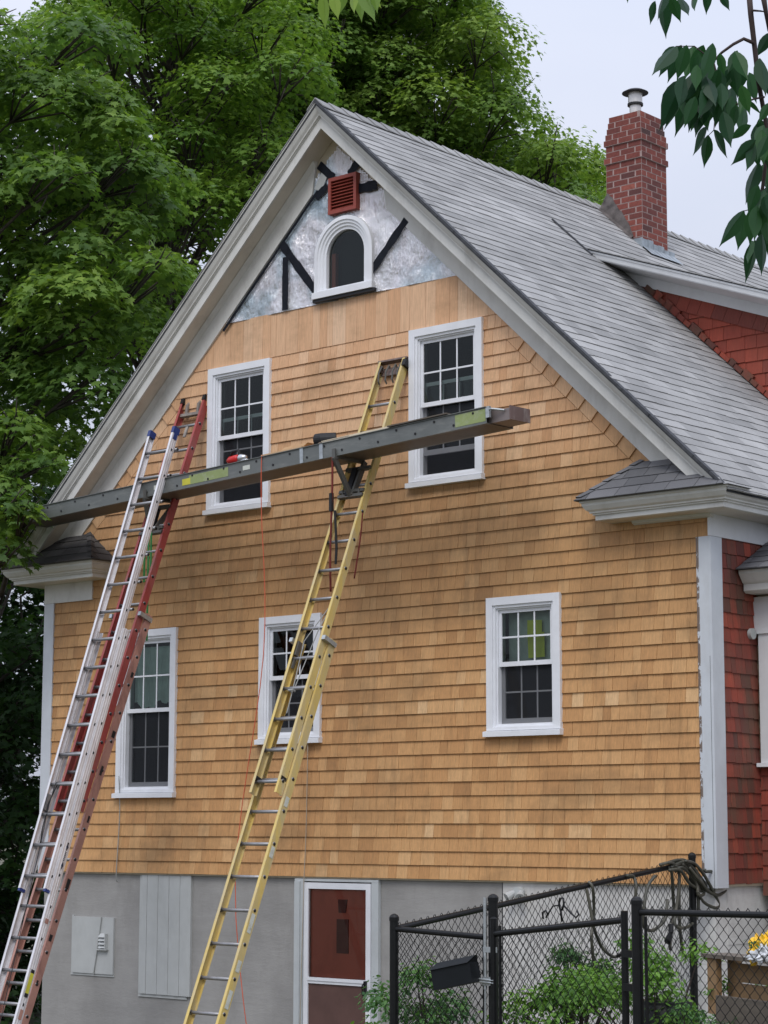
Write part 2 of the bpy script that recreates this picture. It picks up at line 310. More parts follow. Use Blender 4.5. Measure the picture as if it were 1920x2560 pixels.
def clip(poly, a, b, c):        # keep a*u+b*v<=c
    o = []
    for i in range(len(poly)):
        p, q = poly[i], poly[(i+1) % len(poly)]; dp = a*p[0]+b*p[1]-c; dq = a*q[0]+b*q[1]-c
        if dp <= 0: o.append(p)
        if dp*dq < 0: t = dp/(dp-dq); o.append((p[0]+t*(q[0]-p[0]), p[1]+t*(q[1]-p[1])))
    return o
def minus(rect, hole):
    u0, u1, v0, v1 = rect; a0, a1, b0, b1 = hole
    if a0 >= u1 or a1 <= u0 or b0 >= v1 or b1 <= v0: return [rect]
    r = []
    if a0 > u0: r.append((u0, a0, v0, v1))
    if a1 < u1: r.append((a1, u1, v0, v1))
    m0, m1 = max(u0, a0), min(u1, a1)
    if b0 > v0: r.append((m0, m1, v0, b0))
    if b1 < v1: r.append((m0, m1, b1, v1))
    return r
def field(mb, O, U, V, N, u0, u1, v0, v1, expo, wr, t, planes=(), holes=(), last=None, jit=.0, gap=.0, tone=None, wav=0, lap=0):
    O, U, V, N = Vector(O), Vector(U), Vector(V), Vector(N); v = v0; row = 0
    while v < v1-1e-4:
        h = expo if last is None or v+expo < v1-1e-3 else last
        h = min(h, v1-v+.0); u = u0-random.random()*wr[1]; rt = random.gauss(0, .07)
        while u < u1:
            wd = random.uniform(*wr); j = random.uniform(-jit, jit); ua, ub = max(u, u0)+gap/2, min(u+wd, u1)-gap/2
            u += wd
            if ub-ua < .004: continue
            tn = min(1, max(0, (tone(ua, v) if tone else random.betavariate(2.2, 2.2))+rt)); th = t*random.uniform(.94, 1.07)
            vb = v+j-lap
            rs = [(ua, ub, vb, v+h+.002)]
            for ho in holes: rs = [x for q in rs for x in minus(q, ho)]
            for q in rs:
                pl = [(q[0], q[2]), (q[1], q[2]), (q[1], q[3]), (q[0], q[3])]
                for pa in planes:
                    pl = clip(pl, *pa)
                    if len(pl) < 3: break
                if len(pl) < 3: continue
                def nn(uu, vv):
                    return .002+th*(1-.82*(vv-vb)/(h+lap))+(wav*(math.sin(uu*7+row*1.7)+math.sin(uu*2.3+row*.6)) if wav else 0)
                n = len(pl); top = [O+U*a+V*b+N*nn(a, b) for a, b in pl]; bot = [O+U*a+V*b for a, b in pl]
                mb.add(top+bot, [list(range(n))]+[(i, n+i, n+(i+1) % n, (i+1) % n) for i in range(n)], 0, tn)
        v += h; row += 1

# ------------------------------------------------------------------ ground
def ground_z(x, y):
    s = max(0., min(1., (-y-1.5)/12)); u = max(0., min(1., (x-6.2)/1.9)); u = u*u*(3-2*u); return -2.15+max(.95*s*s*(3-2*s), .88*u)
mb = MB(); n = 60; xs = [-260+i*520/n if abs(i-n/2) > 0 else 0 for i in range(n+1)]
gx = sorted(set([-400, -200, -100, -60]+[-40+2*i for i in range(41)]+[-8+.5*i for i in range(48)]+[60, 100, 200, 400]))
vs = [(x, y, ground_z(x, y)+.04*math.sin(x*1.3)*math.cos(y*1.1)-.04) for y in gx for x in gx]; k = len(gx)
mb.add(vs, [(j*k+i, j*k+i+1, (j+1)*k+i+1, (j+1)*k+i) for j in range(k-1) for i in range(k-1)])
tag(mb.build('ground', M['ground'], None, True), 'bare soil and thin grass round the house', None, kind='structure')

# ------------------------------------------------------------------ house
XC, W, SL, ZA, OV = 4.287, 8.574, .937, 7.65, .33
house = thing('shingled_house', 'gabled house with half finished new cedar shingles, white trim and red shingled side', 'house', (XC, 5, -2.15))
def rt(x): return ZA-SL*abs(x-XC)                   # roof top line
WIN = dict(a=(2.512, 3.406, 3.66, 5.1975), b=(5.259, 6.152, 3.66, 5.1975), c=(1.205, 2.094, .77, 2.525), d=(3.2945, 4.128, 1.28, 2.546), e=(6.188, 7.0206, 1.28, 2.546))
inner = lambda q: (q[0]+.07, q[1]-.07, q[2]+.05, q[3]-.06)
holes = [inner(q) for q in WIN.values()]
YB = 12.5
# sheathing wall behind the shingles with real window openings
mb = MB(); HA = holes+[(4.15, 4.67, 5.80, 6.37)]; cutsx = sorted({0, W, XC}|{h[0] for h in HA}|{h[1] for h in HA}); cutsz = sorted({-.02, 2.9, 7.4}|{h[2] for h in HA}|{h[3] for h in HA})
PLG = [(SL, 1, ZA-.10+SL*XC), (-SL, 1, ZA-.10-SL*XC)]
AR = (4.12, 4.70, 5.74, 6.14)
for i in range(len(cutsx)-1):
    for j in range(len(cutsz)-1):
        cx, cz = (cutsx[i]+cutsx[i+1])/2, (cutsz[j]+cutsz[j+1])/2
        if any(h[0] < cx < h[1] and h[2] < cz < h[3] for h in HA): continue
        pl = [(cutsx[i], cutsz[j]), (cutsx[i+1], cutsz[j]), (cutsx[i+1], cutsz[j+1]), (cutsx[i], cutsz[j+1])]
        for pa in PLG: pl = clip(pl, *pa) if len(pl) > 2 else []
        if len(pl) > 2: mb.prism([(a, .004, b) for a, b in pl], (0, .10, 0))
part(mb, 'sheathing', M['boardl'], house)
# cedar shingles in 12.7 cm courses; the last course laid still shows its full length
mb = MB(); H0 = [(q[0]+.02, q[1]-.02, q[2]+.02, q[3]-.02) for q in WIN.values()]
RK = .545; STR = .155
rail = lambda d: [(SL, 1, ZA-d+SL*XC), (-SL, 1, ZA-d-SL*XC)]
def ctone(u, v):
    t = random.betavariate(4.5, 4.5) if random.random() < .92 else random.uniform(.1, .92)
    return t
cb = .13
side = [(1, 0, W-cb), (-1, 0, -cb)]
field(mb, (0, 0, 0), (1, 0, 0), (0, 0, 1), (0, -1, 0), 0, W, 0, 2.921, .127, (.08, .22), .018, side, H0, jit=.0007, gap=.003, tone=ctone, lap=.004)
STRV = STR*math.sqrt(1+SL*SL)
for k in range(23, 41):
    v = k*.127; pl = rail(.50+(STRV if v < 4.92 and v > 3.5 else 0))
    field(mb, (0, 0, 0), (1, 0, 0), (0, 0, 1), (0, -1, 0), -.02, W+.02, v, v+.127, .127, (.08, .22), .018, pl, H0, jit=.0007, gap=.003, tone=ctone, lap=.004)
field(mb, (0, 0, 0), (1, 0, 0), (0, 0, 1), (0, -1, 0), 0, W, 5.207, 5.664, .457, (.07, .2), .011, rail(.50), H0, jit=.001, gap=.003, tone=ctone)
part(mb, 'cedar_shingles', M['cedar'], house)
mb = MB()                                              # woven band that follows each rake
th = math.atan(SL)
for sgn in (1, -1):
    d = Vector((sgn*math.cos(th), 0, -math.sin(th))); nrm = Vector((-sgn*math.sin(th), 0, -math.cos(th)))
    zt = 5.06; x0 = XC+sgn*(ZA-.50-zt)/SL; s = 0; O = Vector((x0, 0, zt)); tot = (zt-3.62)/math.sin(th)
    while s < tot:
        ln = .127/math.sin(th); wd = STR-.004+.0
        t0 = .018
        P = [(O+d*(s+a)+nrm*b) for a, b in ((0, -.0), (ln+.004, -.0), (ln+.004, wd), (0, wd))]
        nn = [.006, .022, .022, .006]
        top = [q+Vector((0, -h, 0)) for q, h in zip(P, nn)]
        mb.add(top+P, [(0, 1, 2, 3), (0, 4, 5, 1), (1, 5, 6, 2), (2, 6, 7, 3), (3, 7, 4, 0)], 0, random.uniform(.25, .8)); s += ln
    part(mb, 'rake_shingles', M['cedar'], house); mb = MB()


# upper gable: foil faced wrap, tape, louvred vent, arched window
mb = MB(); NX, NZ = 110, 70
import mathutils
def fz(x, z): return -.010-.014*mathutils.noise.fractal(Vector((x*3, 0, z*2.5+x*2)), 1, 2, 3)
xs = [2.6+i*(3.4)/NX for i in range(NX+1)]; zs = [5.658+i*1.62/NZ for i in range(NZ+1)]
for i in range(NX):
    for j in range(NZ):
        c4 = [(xs[i], zs[j]), (xs[i+1], zs[j]), (xs[i+1], zs[j+1]), (xs[i], zs[j+1])]
        cxx, czz = (xs[i]+xs[i+1])/2, (zs[j]+zs[j+1])/2
        if abs(cxx-4.41) < .29 and 5.74 < czz < 6.115+math.sqrt(max(0, .29**2-(cxx-4.41)**2)): continue
        if abs(cxx-XC) < 2.9 and czz < ZA-.40-SL*abs(cxx-XC): mb.add([(a, fz(a, b), b) for a, b in c4], [(0, 1, 2, 3)])
part(mb, 'foil_wrap', M['foil'], house, True)
mb = MB()
def strip(p, q, wd, y=-.034, mb=mb):
    p, q = Vector((p[0], 0, p[1])), Vector((q[0], 0, q[1])); d = (q-p).normalized(); nn = Vector((-d.z, 0, d.x))*wd*.58
    nseg = 8; rg = []
    for i in range(nseg+1):
        c = p.lerp(q, i/nseg); wob = random.uniform(.86, 1.16)
        rg.append([c-nn*wob+Vector((0, y, 0)), c+nn*wob+Vector((0, y-.002*(i % 2), 0))])
    mb.sweep(rg)
for a in (((4.06, 7.10), (4.26, 6.92), .075), ((4.61, 7.05), (4.48, 6.91), .085), ((4.84, 6.74), (4.53, 6.745), .085), ((5.22, 6.31), (4.72, 5.82), .075),
          ((3.54, 6.38), (4.02, 5.80), .08), ((3.605, 6.22), (3.605, 5.665), .07), ((4.02, 6.76), (4.18, 6.86), .07), ((2.72, 5.58), (4.05, 6.83), .03)): strip(*a)
part(mb, 'black_tape', M['tape'], house)
# the bare spot of exposed old sheathing near the peak
mb = MB(); mb.add([(4.0, -.033, 6.86), (4.09, -.033, 6.80), (4.17, -.033, 6.95), (4.10, -.033, 7.02)], [(0, 1, 2, 3)]); part(mb, 'bare_patch', M['panel'], house)
mb = MB(); V0 = (4.225, 4.60, 6.535, 6.91); f = .036
mb.box(V0[0], V0[0]+f, -.075, -.01, V0[2], V0[3]); mb.box(V0[1]-f, V0[1], -.075, -.01, V0[2], V0[3])
mb.box(V0[0]+f, V0[1]-f, -.075, -.01, V0[2], V0[2]+f); mb.box(V0[0]+f, V0[1]-f, -.075, -.01, V0[3]-f, V0[3])
mb.box(V0[0]+f, V0[1]-f, -.03, -.012, V0[2]+f, V0[3]-f)
gv = part(mb, 'gable_vent', M['vent'], house); mb = MB(); nl = 9
for i in range(nl):
    z = V0[2]+f+.004+i*(V0[3]-V0[2]-2*f)/nl
    mb.prism([(V0[0]+f, -.070, z), (V0[0]+f, -.064, z-.003), (V0[0]+f, -.032, z+.022), (V0[0]+f, -.036, z+.027)], (V0[1]-V0[0]-2*f, 0, 0))
part(mb, 'louvre', M['vent'], gv)
# arched window
ax, hw, zs0, zspr, zb = 4.41, .385, 5.79, 6.115, 5.70
def arch(r, z0, n=22): return [(ax-r, z0)]+[(ax-r*math.cos(math.pi*i/n), zspr+r*math.sin(math.pi*i/n)) for i in range(n+1)]+[(ax+r, z0)]
mb = MB(); prof = [(.385, 0.), (.385, -.055), (.345, -.06), (.34, -.048), (.315, -.048), (.305, -.035), (.285, -.035), (.275, -.02), (.252, -.02), (.248, .03)]
ps = [[(x, y, z) for x, z in arch(r, zb+.06)] for r, y in prof]
rings = [[ps[i][k] for i in range(len(prof))] for k in range(len(ps[0]))]
mb.sweep(rings); mb.box(ax-.40, ax+.40, -.075, 0, zb, zb+.065); mb.box(ax-.30, ax+.30, -.045, 0, zb+.065, zb+.085)
aw = part(mb, 'arched_window', M['whitew'], house)
mb = MB(); ap = [(x, .012, z) for x, z in arch(.243, zb+.09)]; mb.add(ap, [list(range(len(ap)))[::-1]]); part(mb, 'glass', M['glass'], aw)
mb = MB(); mb.prism([(x, .13, z) for x, z in arch(.28, zb+.05)], (0, .02, 0)); mb.box(ax-.24, ax-.19, .05, .09, zb+.1, zspr+.05, 1); part(mb, 'dark_room', [M['dark'], M['door']], aw)
mb = MB(); mb.box(ax-.40, ax+.42, -.06, -.002, zb-.035, zb-.003); part(mb, 'flashing_strip', M['rubber'], aw)

# ---- double hung windows
def frame(mb, x0, x1, z0, z1, w, ya, yb, wb=None, wt=None, mi=0):
    wb = w if wb is None else wb; wt = w if wt is None else wt
    mb.box(x0, x0+w, ya, yb, z0, z1, mi); mb.box(x1-w, x1, ya, yb, z0, z1, mi)
    mb.box(x0+w, x1-w, ya, yb, z0, z0+wb, mi); mb.box(x0+w, x1-w, ya, yb, z1-wt, z1, mi)
def muntins(mb, x0, x1, z0, z1, ya, yb, w=.016):
    for i in (1, 2):
        x = x0+(x1-x0)*i/3; mb.box(x-w/2, x+w/2, ya, yb, z0, z1)
    z = (z0+z1)/2; mb.box(x0, x1, ya-.002, yb+.002, z-w/2, z+w/2)
def window(q, label, raised=0, extra=None):
    x0, x1, z0, z1 = q; mb = MB()
    frame(mb, x0, x1, z0+.055, z1, .072, -.046, .0, .03)                      # flat casing
    frame(mb, x0+.070, x1-.070, z0+.075, z1-.07, .028, -.030, .03, .02)        # brick mould step
    frame(mb, x0+.095, x1-.095, z0+.093, z1-.095, .018, -.012, .10, .022)      # vinyl frame
    mb.box(x0+.02, x1-.02, -.032, -.001, z0+.045, z0+.062)
    wd = mb.build('window', M['whitew'], house, label=label)
    mb = MB(); mb.prism([(x0-.022, -.074, z0), (x0-.022, -.001, z0), (x0-.022, -.001, z0+.058), (x0-.022, -.074, z0+.046)], (x1-x0+.034, 0, 0)); part(mb, 'sill', M['whitew'], wd)
    gx0, gx1, gz0, gz1 = x0+.108, x1-.108, z0+.112, z1-.11; zm = gz0+(gz1-gz0)*.52
    mb = MB(); frame(mb, gx0, gx1, zm-.02, gz1, .034, .008, .036, .042); muntins(mb, gx0+.034, gx1-.034, zm+.022, gz1-.034, .016, .024); us = part(mb, 'upper_sash', M['whitew'], wd)
    mb = MB(); mb.add([(gx0+.03, .02, zm+.02), (gx1-.03, .02, zm+.02), (gx1-.03, .02, gz1-.03), (gx0+.03, .02, gz1-.03)], [(0, 1, 2, 3)]); part(mb, 'upper_glass', M['glass'], wd)
    r = raised; mb = MB(); frame(mb, gx0+.004, gx1-.004, gz0+.002+r, zm+.022+r, .036, .046, .076, .05); muntins(mb, gx0+.04, gx1-.04, gz0+.052+r, zm-.014+r, .056, .064, .014); part(mb, 'lower_sash', M['whitew'], wd)
    mb = MB(); mb.add([(gx0+.036, .06, gz0+.05+r), (gx1-.036, .06, gz0+.05+r), (gx1-.036, .06, zm-.01+r), (gx0+.036, .06, zm-.01+r)], [(0, 1, 2, 3)]); part(mb, 'lower_glass', M['glass'], wd)
    mb = MB(); mb.add([(gx0, .039, gz0), (gx1, .039, gz0), (gx1, .039, zm-.018), (gx0, .039, zm-.018)], [(0, 1, 2, 3)]); part(mb, 'insect_screen', M['screen'], wd)
    mb = MB(); mb.box(gx0-.02, gx1+.02, .85, .9, z0, z1)
    for a in (gx0-.06, gx1+.02): mb.box(a, a+.04, .101, .85, z0+.05, z1-.06)
    mb.box(gx0-.06, gx1+.06, .101, .85, z0+.01, z0+.05); mb.box(gx0-.06, gx1+.06, .101, .85, z1-.06, z1-.02); part(mb, 'dark_room', M['dark'], wd)
    if extra == 'curtain':
        mb = MB(); rg = []; n = 40
        for i in range(n+1):
            x = gx0+.02+(gx1-gx0-.04)*i/n; y = .095+.010*math.sin(i*1.1)+.006*math.sin(i*2.7)
            rg.append([(x, y, gz1-.06), (x, y, (zm+gz1)/2), (x, y, zm+.06+.035*math.sin(i*.22+2)+.02*math.sin(i*.6))])
        mb.sweep(rg); part(mb, 'curtain', M['cloth'], wd, True)
    if extra == 'notice':
        mb = MB(); mb.box(gx0+.03, gx1-.03, .120, .125, zm+.0, gz1-.02); part(mb, 'blind', M['blind'], wd)
        xm = (gx0+gx1)/2; mb = MB(); mb.prism([(xm-.03, .085, zm+.05), (xm+.155, .085, zm+.055), (xm+.15, .085, gz1-.22), (xm-.04, .085, gz1-.24)], (0, .002, 0))
        mb.prism([(xm-.045, .09, gz1-.235), (xm+.12, .09, gz1-.225), (xm+.12, .09, gz1-.11), (xm-.045, .09, gz1-.105)], (0, .002, 0)); part(mb, 'yellow_notice', M['note'], wd)
    return wd
window(WIN['a'], 'upper left window with its lower sash raised, behind the scaffold plank', .19)
window(WIN['b'], 'upper right window with its lower sash raised, behind the end of the plank', .2)
window(WIN['c'], 'tall lower left window with a torn curtain, behind the ladders', 0, 'curtain')
window(WIN['d'], 'lower middle window crossed by the yellow ladder')
window(WIN['e'], 'lower right window with a yellow notice in its upper sash', 0, 'notice')

# ---- rakes: shingle edge, crown, fascia, soffit and frieze follow the roof slope on both sides
def rake(x_end, sgn):
    prof = [(-.335, .012), (-.335, .03), (-.325, .036), (-.322, .06), (-.305, .10), (-.285, .128), (-.283, .142), (-.266, .146), (-.266, .156), (-.255, .158), (-.255, .272), (-.228, .272), (-.228, .245)]
    xe = x_end; xd = lambda d: XC+sgn*min(XE, (ZA-d-3.315)/SL)
    mb = MB(); mb.sweep([[(XC+.0, y, ZA-d) for y, d in prof], [(xd(d), y, rt(xd(d))-d) for y, d in prof]])
    e = [(xd(d), y, rt(xd(d))-d) for y, d in prof]+[(xd(.012), -.228, rt(xd(.012))-.012)]; mb.add(e, [list(range(len(e)))])
    part(mb, 'rake_fascia', M['trim'], house)
    mb = MB(); mb.sweep([[(XC, -.228, ZA-.245), (XC, 0, ZA-.255)], [(xd(.245), -.228, rt(xd(.245))-.245), (xd(.255), 0, rt(xd(.255))-.255)]]); part(mb, 'rake_soffit', M['soffit'], house)
    # frieze board stands on the wall; near the peak it has been cut away for the wrap
    xs_, xf = XC+sgn*(.52 if sgn > 0 else .27), XC+sgn*(W/2-.05)
    if sgn > 0: xs_ = XC+.62
    mb = MB(); pr = [(-.005, .255), (-.033, .255), (-.033, .545), (-.005, .545)]
    R0 = [(xs_ + (sgn*.05 if d > .4 else 0), y, rt(xs_+(sgn*.05 if d > .4 else 0))-d) for y, d in pr]
    mb.sweep([R0, [(xf, y, rt(xf)-d) for y, d in pr]], True, ends=True); part(mb, 'frieze_board', M['trim'], house)
    mb = MB(); bw = .14 if sgn < 0 else .0     # the bed mould on the soffit corner
    prm = [(-.034, .256), (-.075, .258), (-.070, .268), (-.034, .31)]
    mb.sweep([[(xs_, y, rt(xs_)-d) for y, d in prm], [(xf, y, rt(xf)-d) for y, d in prm]], True, ends=True); part(mb, 'bed_mould', M['trim'], house)
XE = 4.66
rake(XC+XE, 1); rake(XC-XE, -1)
# ---- main roof: deck slabs and shingles on both slopes
RL = math.sqrt(1+SL*SL); ur = Vector((1, 0, -SL))/RL; nr = Vector((SL, 0, 1))/RL; SLEN = (XE+.02)*RL
DY, DX1 = 2.95, 5.75
for sgn in (1, -1):
    mb = MB(); e = XC+sgn*(XE+.01)
    mb.prism([(XC, -OV+.0, ZA-.012), (e, -OV, rt(e)-.012), (e, -OV, rt(e)-.05), (XC, -OV, ZA-.05)], (0, YB+OV, 0)); part(mb, 'roof_deck', M['roofedge'], house)
# right slope (seen): U runs back from us, V up the slope
mb = MB(); O = Vector((XC+XE+.035, -OV-.012, rt(XC+XE+.035)-.012))
chim_hole = (4.42+OV, 4.95+OV, SLEN-(4.98-XC)*RL+.03, SLEN+1)
field(mb, O, (0, 1, 0), -ur, nr, 0, YB+OV, 0, SLEN, .132, (.16, .36), .008, (), [chim_hole], jit=.007, gap=.002, tone=lambda a, b: random.betavariate(2.6, 2.4), wav=.0016)
rs = part(mb, 'roof_shingles', M['roof'], house)
mb = MB(); O2 = Vector((XC-XE-.035, -OV-.012, rt(XC+XE+.035)-.012)); ul = Vector((-1, 0, -SL))/RL; nl_ = Vector((-SL, 0, 1))/RL
field(mb, O2, (0, 1, 0), -ul, nl_, 0, YB+OV, 0, SLEN, .264, (.5, .9), .009, (), jit=.004, tone=lambda a, b: random.betavariate(3, 3)); part(mb, 'roof_shingles', M['roof'], house)
mb = MB(); y = -OV-.014                                 # ridge caps, overlapping
while y < YB:
    l = .2
    for sgn in (1, -1):
        d = Vector((sgn, 0, -SL))/RL; a = Vector((XC, y, ZA+.012)); b = Vector((XC, y+l+.06, ZA+.004))
        lift = Vector((0, 0, .014)); mb.add([a+lift, b, b+d*.15, a+lift+d*.15, a, a+d*.15], [(0, 1, 2, 3), (0, 3, 5, 4), (3, 2, 5)], 0, random.uniform(.2, .8))
    y += l
part(mb, 'ridge_cap', M['roof'], house)
# ragged shingle edge over the rake
mb = MB(); s = 0
while s < SLEN-.1:
    ln = random.uniform(.10, .16); a = Vector((XC, -OV-.012, ZA+.002))+ur*s; ex = random.uniform(.0, .016)
    mb.obox(a+ur*ln/2+Vector((0, .02-ex/2, 0))-nr*.010, ur*ln*.52, Vector((0, .03, 0)), nr*(.010+random.uniform(0, .004))); s += ln
part(mb, 'roof_edge', M['roofedge'], house)
mb = MB(); ul_ = Vector((-1, 0, -SL))/RL; a = Vector((XC, -OV-.01, ZA+.002)); mb.obox(a+ul_*SLEN/2+Vector((0, .02, 0)), ul_*SLEN/2, Vector((0, .02, 0)), nl_*.004); part(mb, 'roof_edge', M['roofd'], house)

# ---- cornice sweep along a plan path; profile = (inset, z)
def cornice(path, prof, name, mat, ends=True):
    P = [Vector((a, b)) for a, b in path]; n = len(P); offs = []
    for i in range(n):
        ds = []
        if i > 0: ds.append((P[i]-P[i-1]).normalized())
        if i < n-1: ds.append((P[i+1]-P[i]).normalized())
        ns = [Vector((-d.y, d.x)) for d in ds]; v = sum(ns, Vector((0, 0))); v = v/ (v.length**2) * (2 if len(ns) == 2 else 1) if len(ns) == 2 else ns[0]
        offs.append(v)
    rings = [[(P[i].x+offs[i].x*t, P[i].y+offs[i].y*t, z) for t, z in prof] for i in range(n)]
    mb = MB(); mb.sweep(rings)
    return part(mb, name, mat, house)
CP = [(0, 3.285), (0, 3.268), (.012, 3.262), (.016, 3.24), (.04, 3.205), (.062, 3.19), (.064, 3.178), (.082, 3.174), (.082, 3.162), (.10, 3.158), (.10, 3.118), (.115, 3.112)]
for sgn in (1, -1):
    X = lambda x: x if sgn > 0 else 2*XC-x
    path = [(X(7.47), 0), (X(7.47), -.35), (X(8.972), -.35), (X(8.972), YB)]
    prof = CP
    if sgn < 0: path = path[::-1]
    cornice(path, prof, 'eave_cornice', M['trim'])
    # soffit slabs
    mb = MB(); a, b = sorted((X(7.585), X(8.858))); mb.box(a, b, -.236, .0, 3.112, 3.125)
    a, b = sorted((X(W+.002), X(8.858))); mb.box(a, b, .001, YB, 3.112, 3.125); part(mb, 'eave_soffit', M['soffit'], house)
    # hipped return roof
    mb = MB(); zt, ze = 3.645, 3.292; a0, a1, top = 7.445, 9.0, 7.90
    F = [(X(a0), -.375, ze), (X(a1-.03), -.375, ze), (X(a1-.52), 0, zt), (X(top), 0, zt)]; mb.add(F, [(0, 1, 2, 3) if sgn > 0 else (3, 2, 1, 0)])
    mb.add([(X(a0), -.375, ze), (X(top), 0, zt), (X(a0), 0, ze)], [(0, 1, 2)]); mb.add([(X(a0), -.375, ze-.008), (X(a1), -.375, ze-.008), (X(a1), 0, ze-.008), (X(a0), 0, ze-.008)], [(0, 1, 2, 3)])
    part(mb, 'return_roof', M['roofedge'], house)
    mb = MB(); vv = Vector((0, .375, zt-ze)); hl = vv.length; V_ = vv/hl; N_ = Vector((0, -(zt-ze), .375)).normalized()
    sx = sgn; U_ = Vector((sx, 0, 0)); dd = (top-a0)/hl
    field(mb, Vector((X(a0)-sx*.01, -.375, ze))-V_*.012, U_, V_, N_, 0, a1-a0+.03, 0, hl, .13, (.2, .32), .009, [(-1, dd, 0), (1, .47/hl, a1-a0-.03)], jit=.002, gap=.006, tone=lambda a, b: random.random())
    # end hip face
    v2 = Vector((X(top)-X(a0), 0, zt-ze)); h2 = v2.length; V2 = v2/h2; N2 = Vector((-(zt-ze)*sx, 0, abs(top-a0))).normalized()
    U2 = Vector((0, 1, 0)); field(mb, Vector((X(a0), -.375, ze))-V2*.012, U2, V2, N2, 0, .375, 0, h2, .13, (.2, .3), .009, [(-1, .375/h2, 0)], jit=.002, gap=.006, tone=lambda a, b: random.random())
    mb2 = MB(); hv = Vector((X(top)-X(a0), .375, zt-ze)); 
    for i in range(5):
        p0 = Vector((X(a0), -.375, ze+.014))+hv*(i/5); p1 = Vector((X(a0), -.375, ze+.012))+hv*((i+1.05)/5)
        s1 = Vector((sx*.06, 0, -.0)); s2 = Vector((0, .05, -.004)); mb.add([p0+Vector((0, 0, .016)), p0+s1+Vector((0, -.005, .01)), p1+s1, p1+Vector((0, 0, .01)), p0+s2+Vector((-sx*.01, 0, 0)), p1+s2], [(0, 1, 2, 3), (0, 3, 5, 4)], 0, random.random())
    part(mb, 'return_shingles', M['roofd'] if sgn > 0 else M['roofleft'], house)
mb = MB(); mb.box(-.03, .755, -.03, 0, 2.904, 3.112); part(mb, 'frieze_board', M['trim'], house)
mb = MB(); mb.prism([(7.82, -.001, 3.112), (7.82, -.065, 3.112), (7.82, -.055, 3.09), (7.82, -.03, 3.078), (7.82, -.001, 3.075)], (.80, 0, 0)); part(mb, 'bed_mould', M['trim'], house)
mb = MB(); field(mb, (0, 0, 0), (1, 0, 0), (0, 0, 1), (0, -1, 0), 7.86, W-.001, 2.921, 3.08, .159, (.2, .5), .008, jit=.001, tone=lambda a, b: .05); part(mb, 'under_eave_shingles', M['cedar'], house)

# ---- side walls, corner boards
mb = MB(); mb.box(W-.10, W, .001, YB, -.02, 3.2); mb.box(0, .10, .001, YB, -.02, 3.2); mb.box(0, W, YB-.1, YB, -.02, 3.2); mb.prism([(0, YB-.1, 3.2), (W, YB-.1, 3.2), (XC, YB-.1, 7.4)], (0, .1, 0)); part(mb, 'side_wall', M['boardl'], house)
mb = MB(); field(mb, (W, 0, 0), (0, 1, 0), (0, 0, 1), (1, 0, 0), .135, .72, 0, 2.921, .127, (.06, .16), .013, jit=.005, gap=.004, tone=lambda a, b: random.betavariate(1.6, 1.8))
field(mb, (W, 0, 0), (0, 1, 0), (0, 0, 1), (1, 0, 0), .72, YB, 2.6, 2.921, .127, (.06, .16), .013, jit=.005, gap=.004, tone=lambda a, b: random.betavariate(1.6, 1.8))
field(mb, (W, 0, 0), (0, 1, 0), (0, 0, 1), (1, 0, 0), 3.6, YB, 0, 2.6, .127, (.1, .2), .013, jit=.005, gap=.004); part(mb, 'red_side_shingles', M['red'], house)
mb = MB(); field(mb, (0, YB, 0), (0, -1, 0), (0, 0, 1), (-1, 0, 0), 0, YB-.15, 0, 2.921, .127, (.1, .2), .013, jit=.005, gap=.004); part(mb, 'red_side_shingles', M['red'], house)
mb = MB(); mb.box(W-.122, W-.002, -.028, -.001, -.03, 2.918); part(mb, 'corner_board', M['peel'], house)
mb = MB(); mb.box(W-.0015, W+.024, -.028, .150, -.03, 2.918); part(mb, 'corner_board', M['corner'], house)
mb = MB(); mb.box(W-.0035, W-.0008, -.0292, -.0275, -.03, 1.9); part(mb, 'corner_seam', M['rubber'], house)
mb = MB(); mb.box(W-.001, W+.024, -.03, YB, 2.921, 3.112); part(mb, 'frieze_board', M['white'], house)
mb = MB(); mb.box(-.014, .128, -.028, -.001, -.03, 2.902); part(mb, 'corner_board', M['corner'], house)
mb = MB(); mb.box(-.030, -.015, -.028, .12, -.03, 2.902); part(mb, 'corner_board', M['corner'], house)

# ---- foundation, basement panels
mb = MB(); mb.box(.02, 3.78, .03, .2, -2.5, -.02); mb.box(4.86, 6.30, .03, .2, -2.5, -.02); mb.box(3.78, 4.86, .03, .2, -.02-.03, -.02); mb.box(.02, .2, .2, YB, -2.5, -.02); part(mb, 'foundation_wall', M['found'], house)
mb = MB(); mb.box(6.312, W-.03, .026, .2, -2.5, -.02); mb.box(W-.2, W-.03, .2, YB, -2.5, -.02); mb.box(W-.034, W-.0255, .2, .66, -.5, -.02); part(mb, 'foundation_wall', M['foundw'], house, label='pale whitewashed foundation wall')
mb = MB(); mb.box(6.30, 6.312, .028, .2, -2.5, -.02); part(mb, 'foundation_seam', M['rubber'], house)
mb = MB(); mb.box(.53, 1.165, .008, .03, -1.06, -.475); hp = part(mb, 'access_panel', M['panel'], house)
mb = MB()
for i in range(4): mb.prism([(.965, -.03, -.79+.037*i), (.965, .006, -.785+.037*i), (.965, .006, -.75+.037*i)], (.10, 0, 0))
mb.box(.945, 1.095, -.03, .006, -.812, -.802); mb.box(1.068, 1.076, -.03, .006, -.80, -.64); part(mb, 'dryer_vent', M['panel'], hp)
mb = MB(); mb.box(.49, 1.17, .02, .029, -1.085, -1.062); mb.box(.495, .525, .02, .029, -1.06, -.46); mb.box(1.55, 2.27, .018, .029, -1.26, -1.232); mb.box(1.55, 1.585, .018, .029, -1.23, -.03); part(mb, 'putty_edge', M['panel'], house)
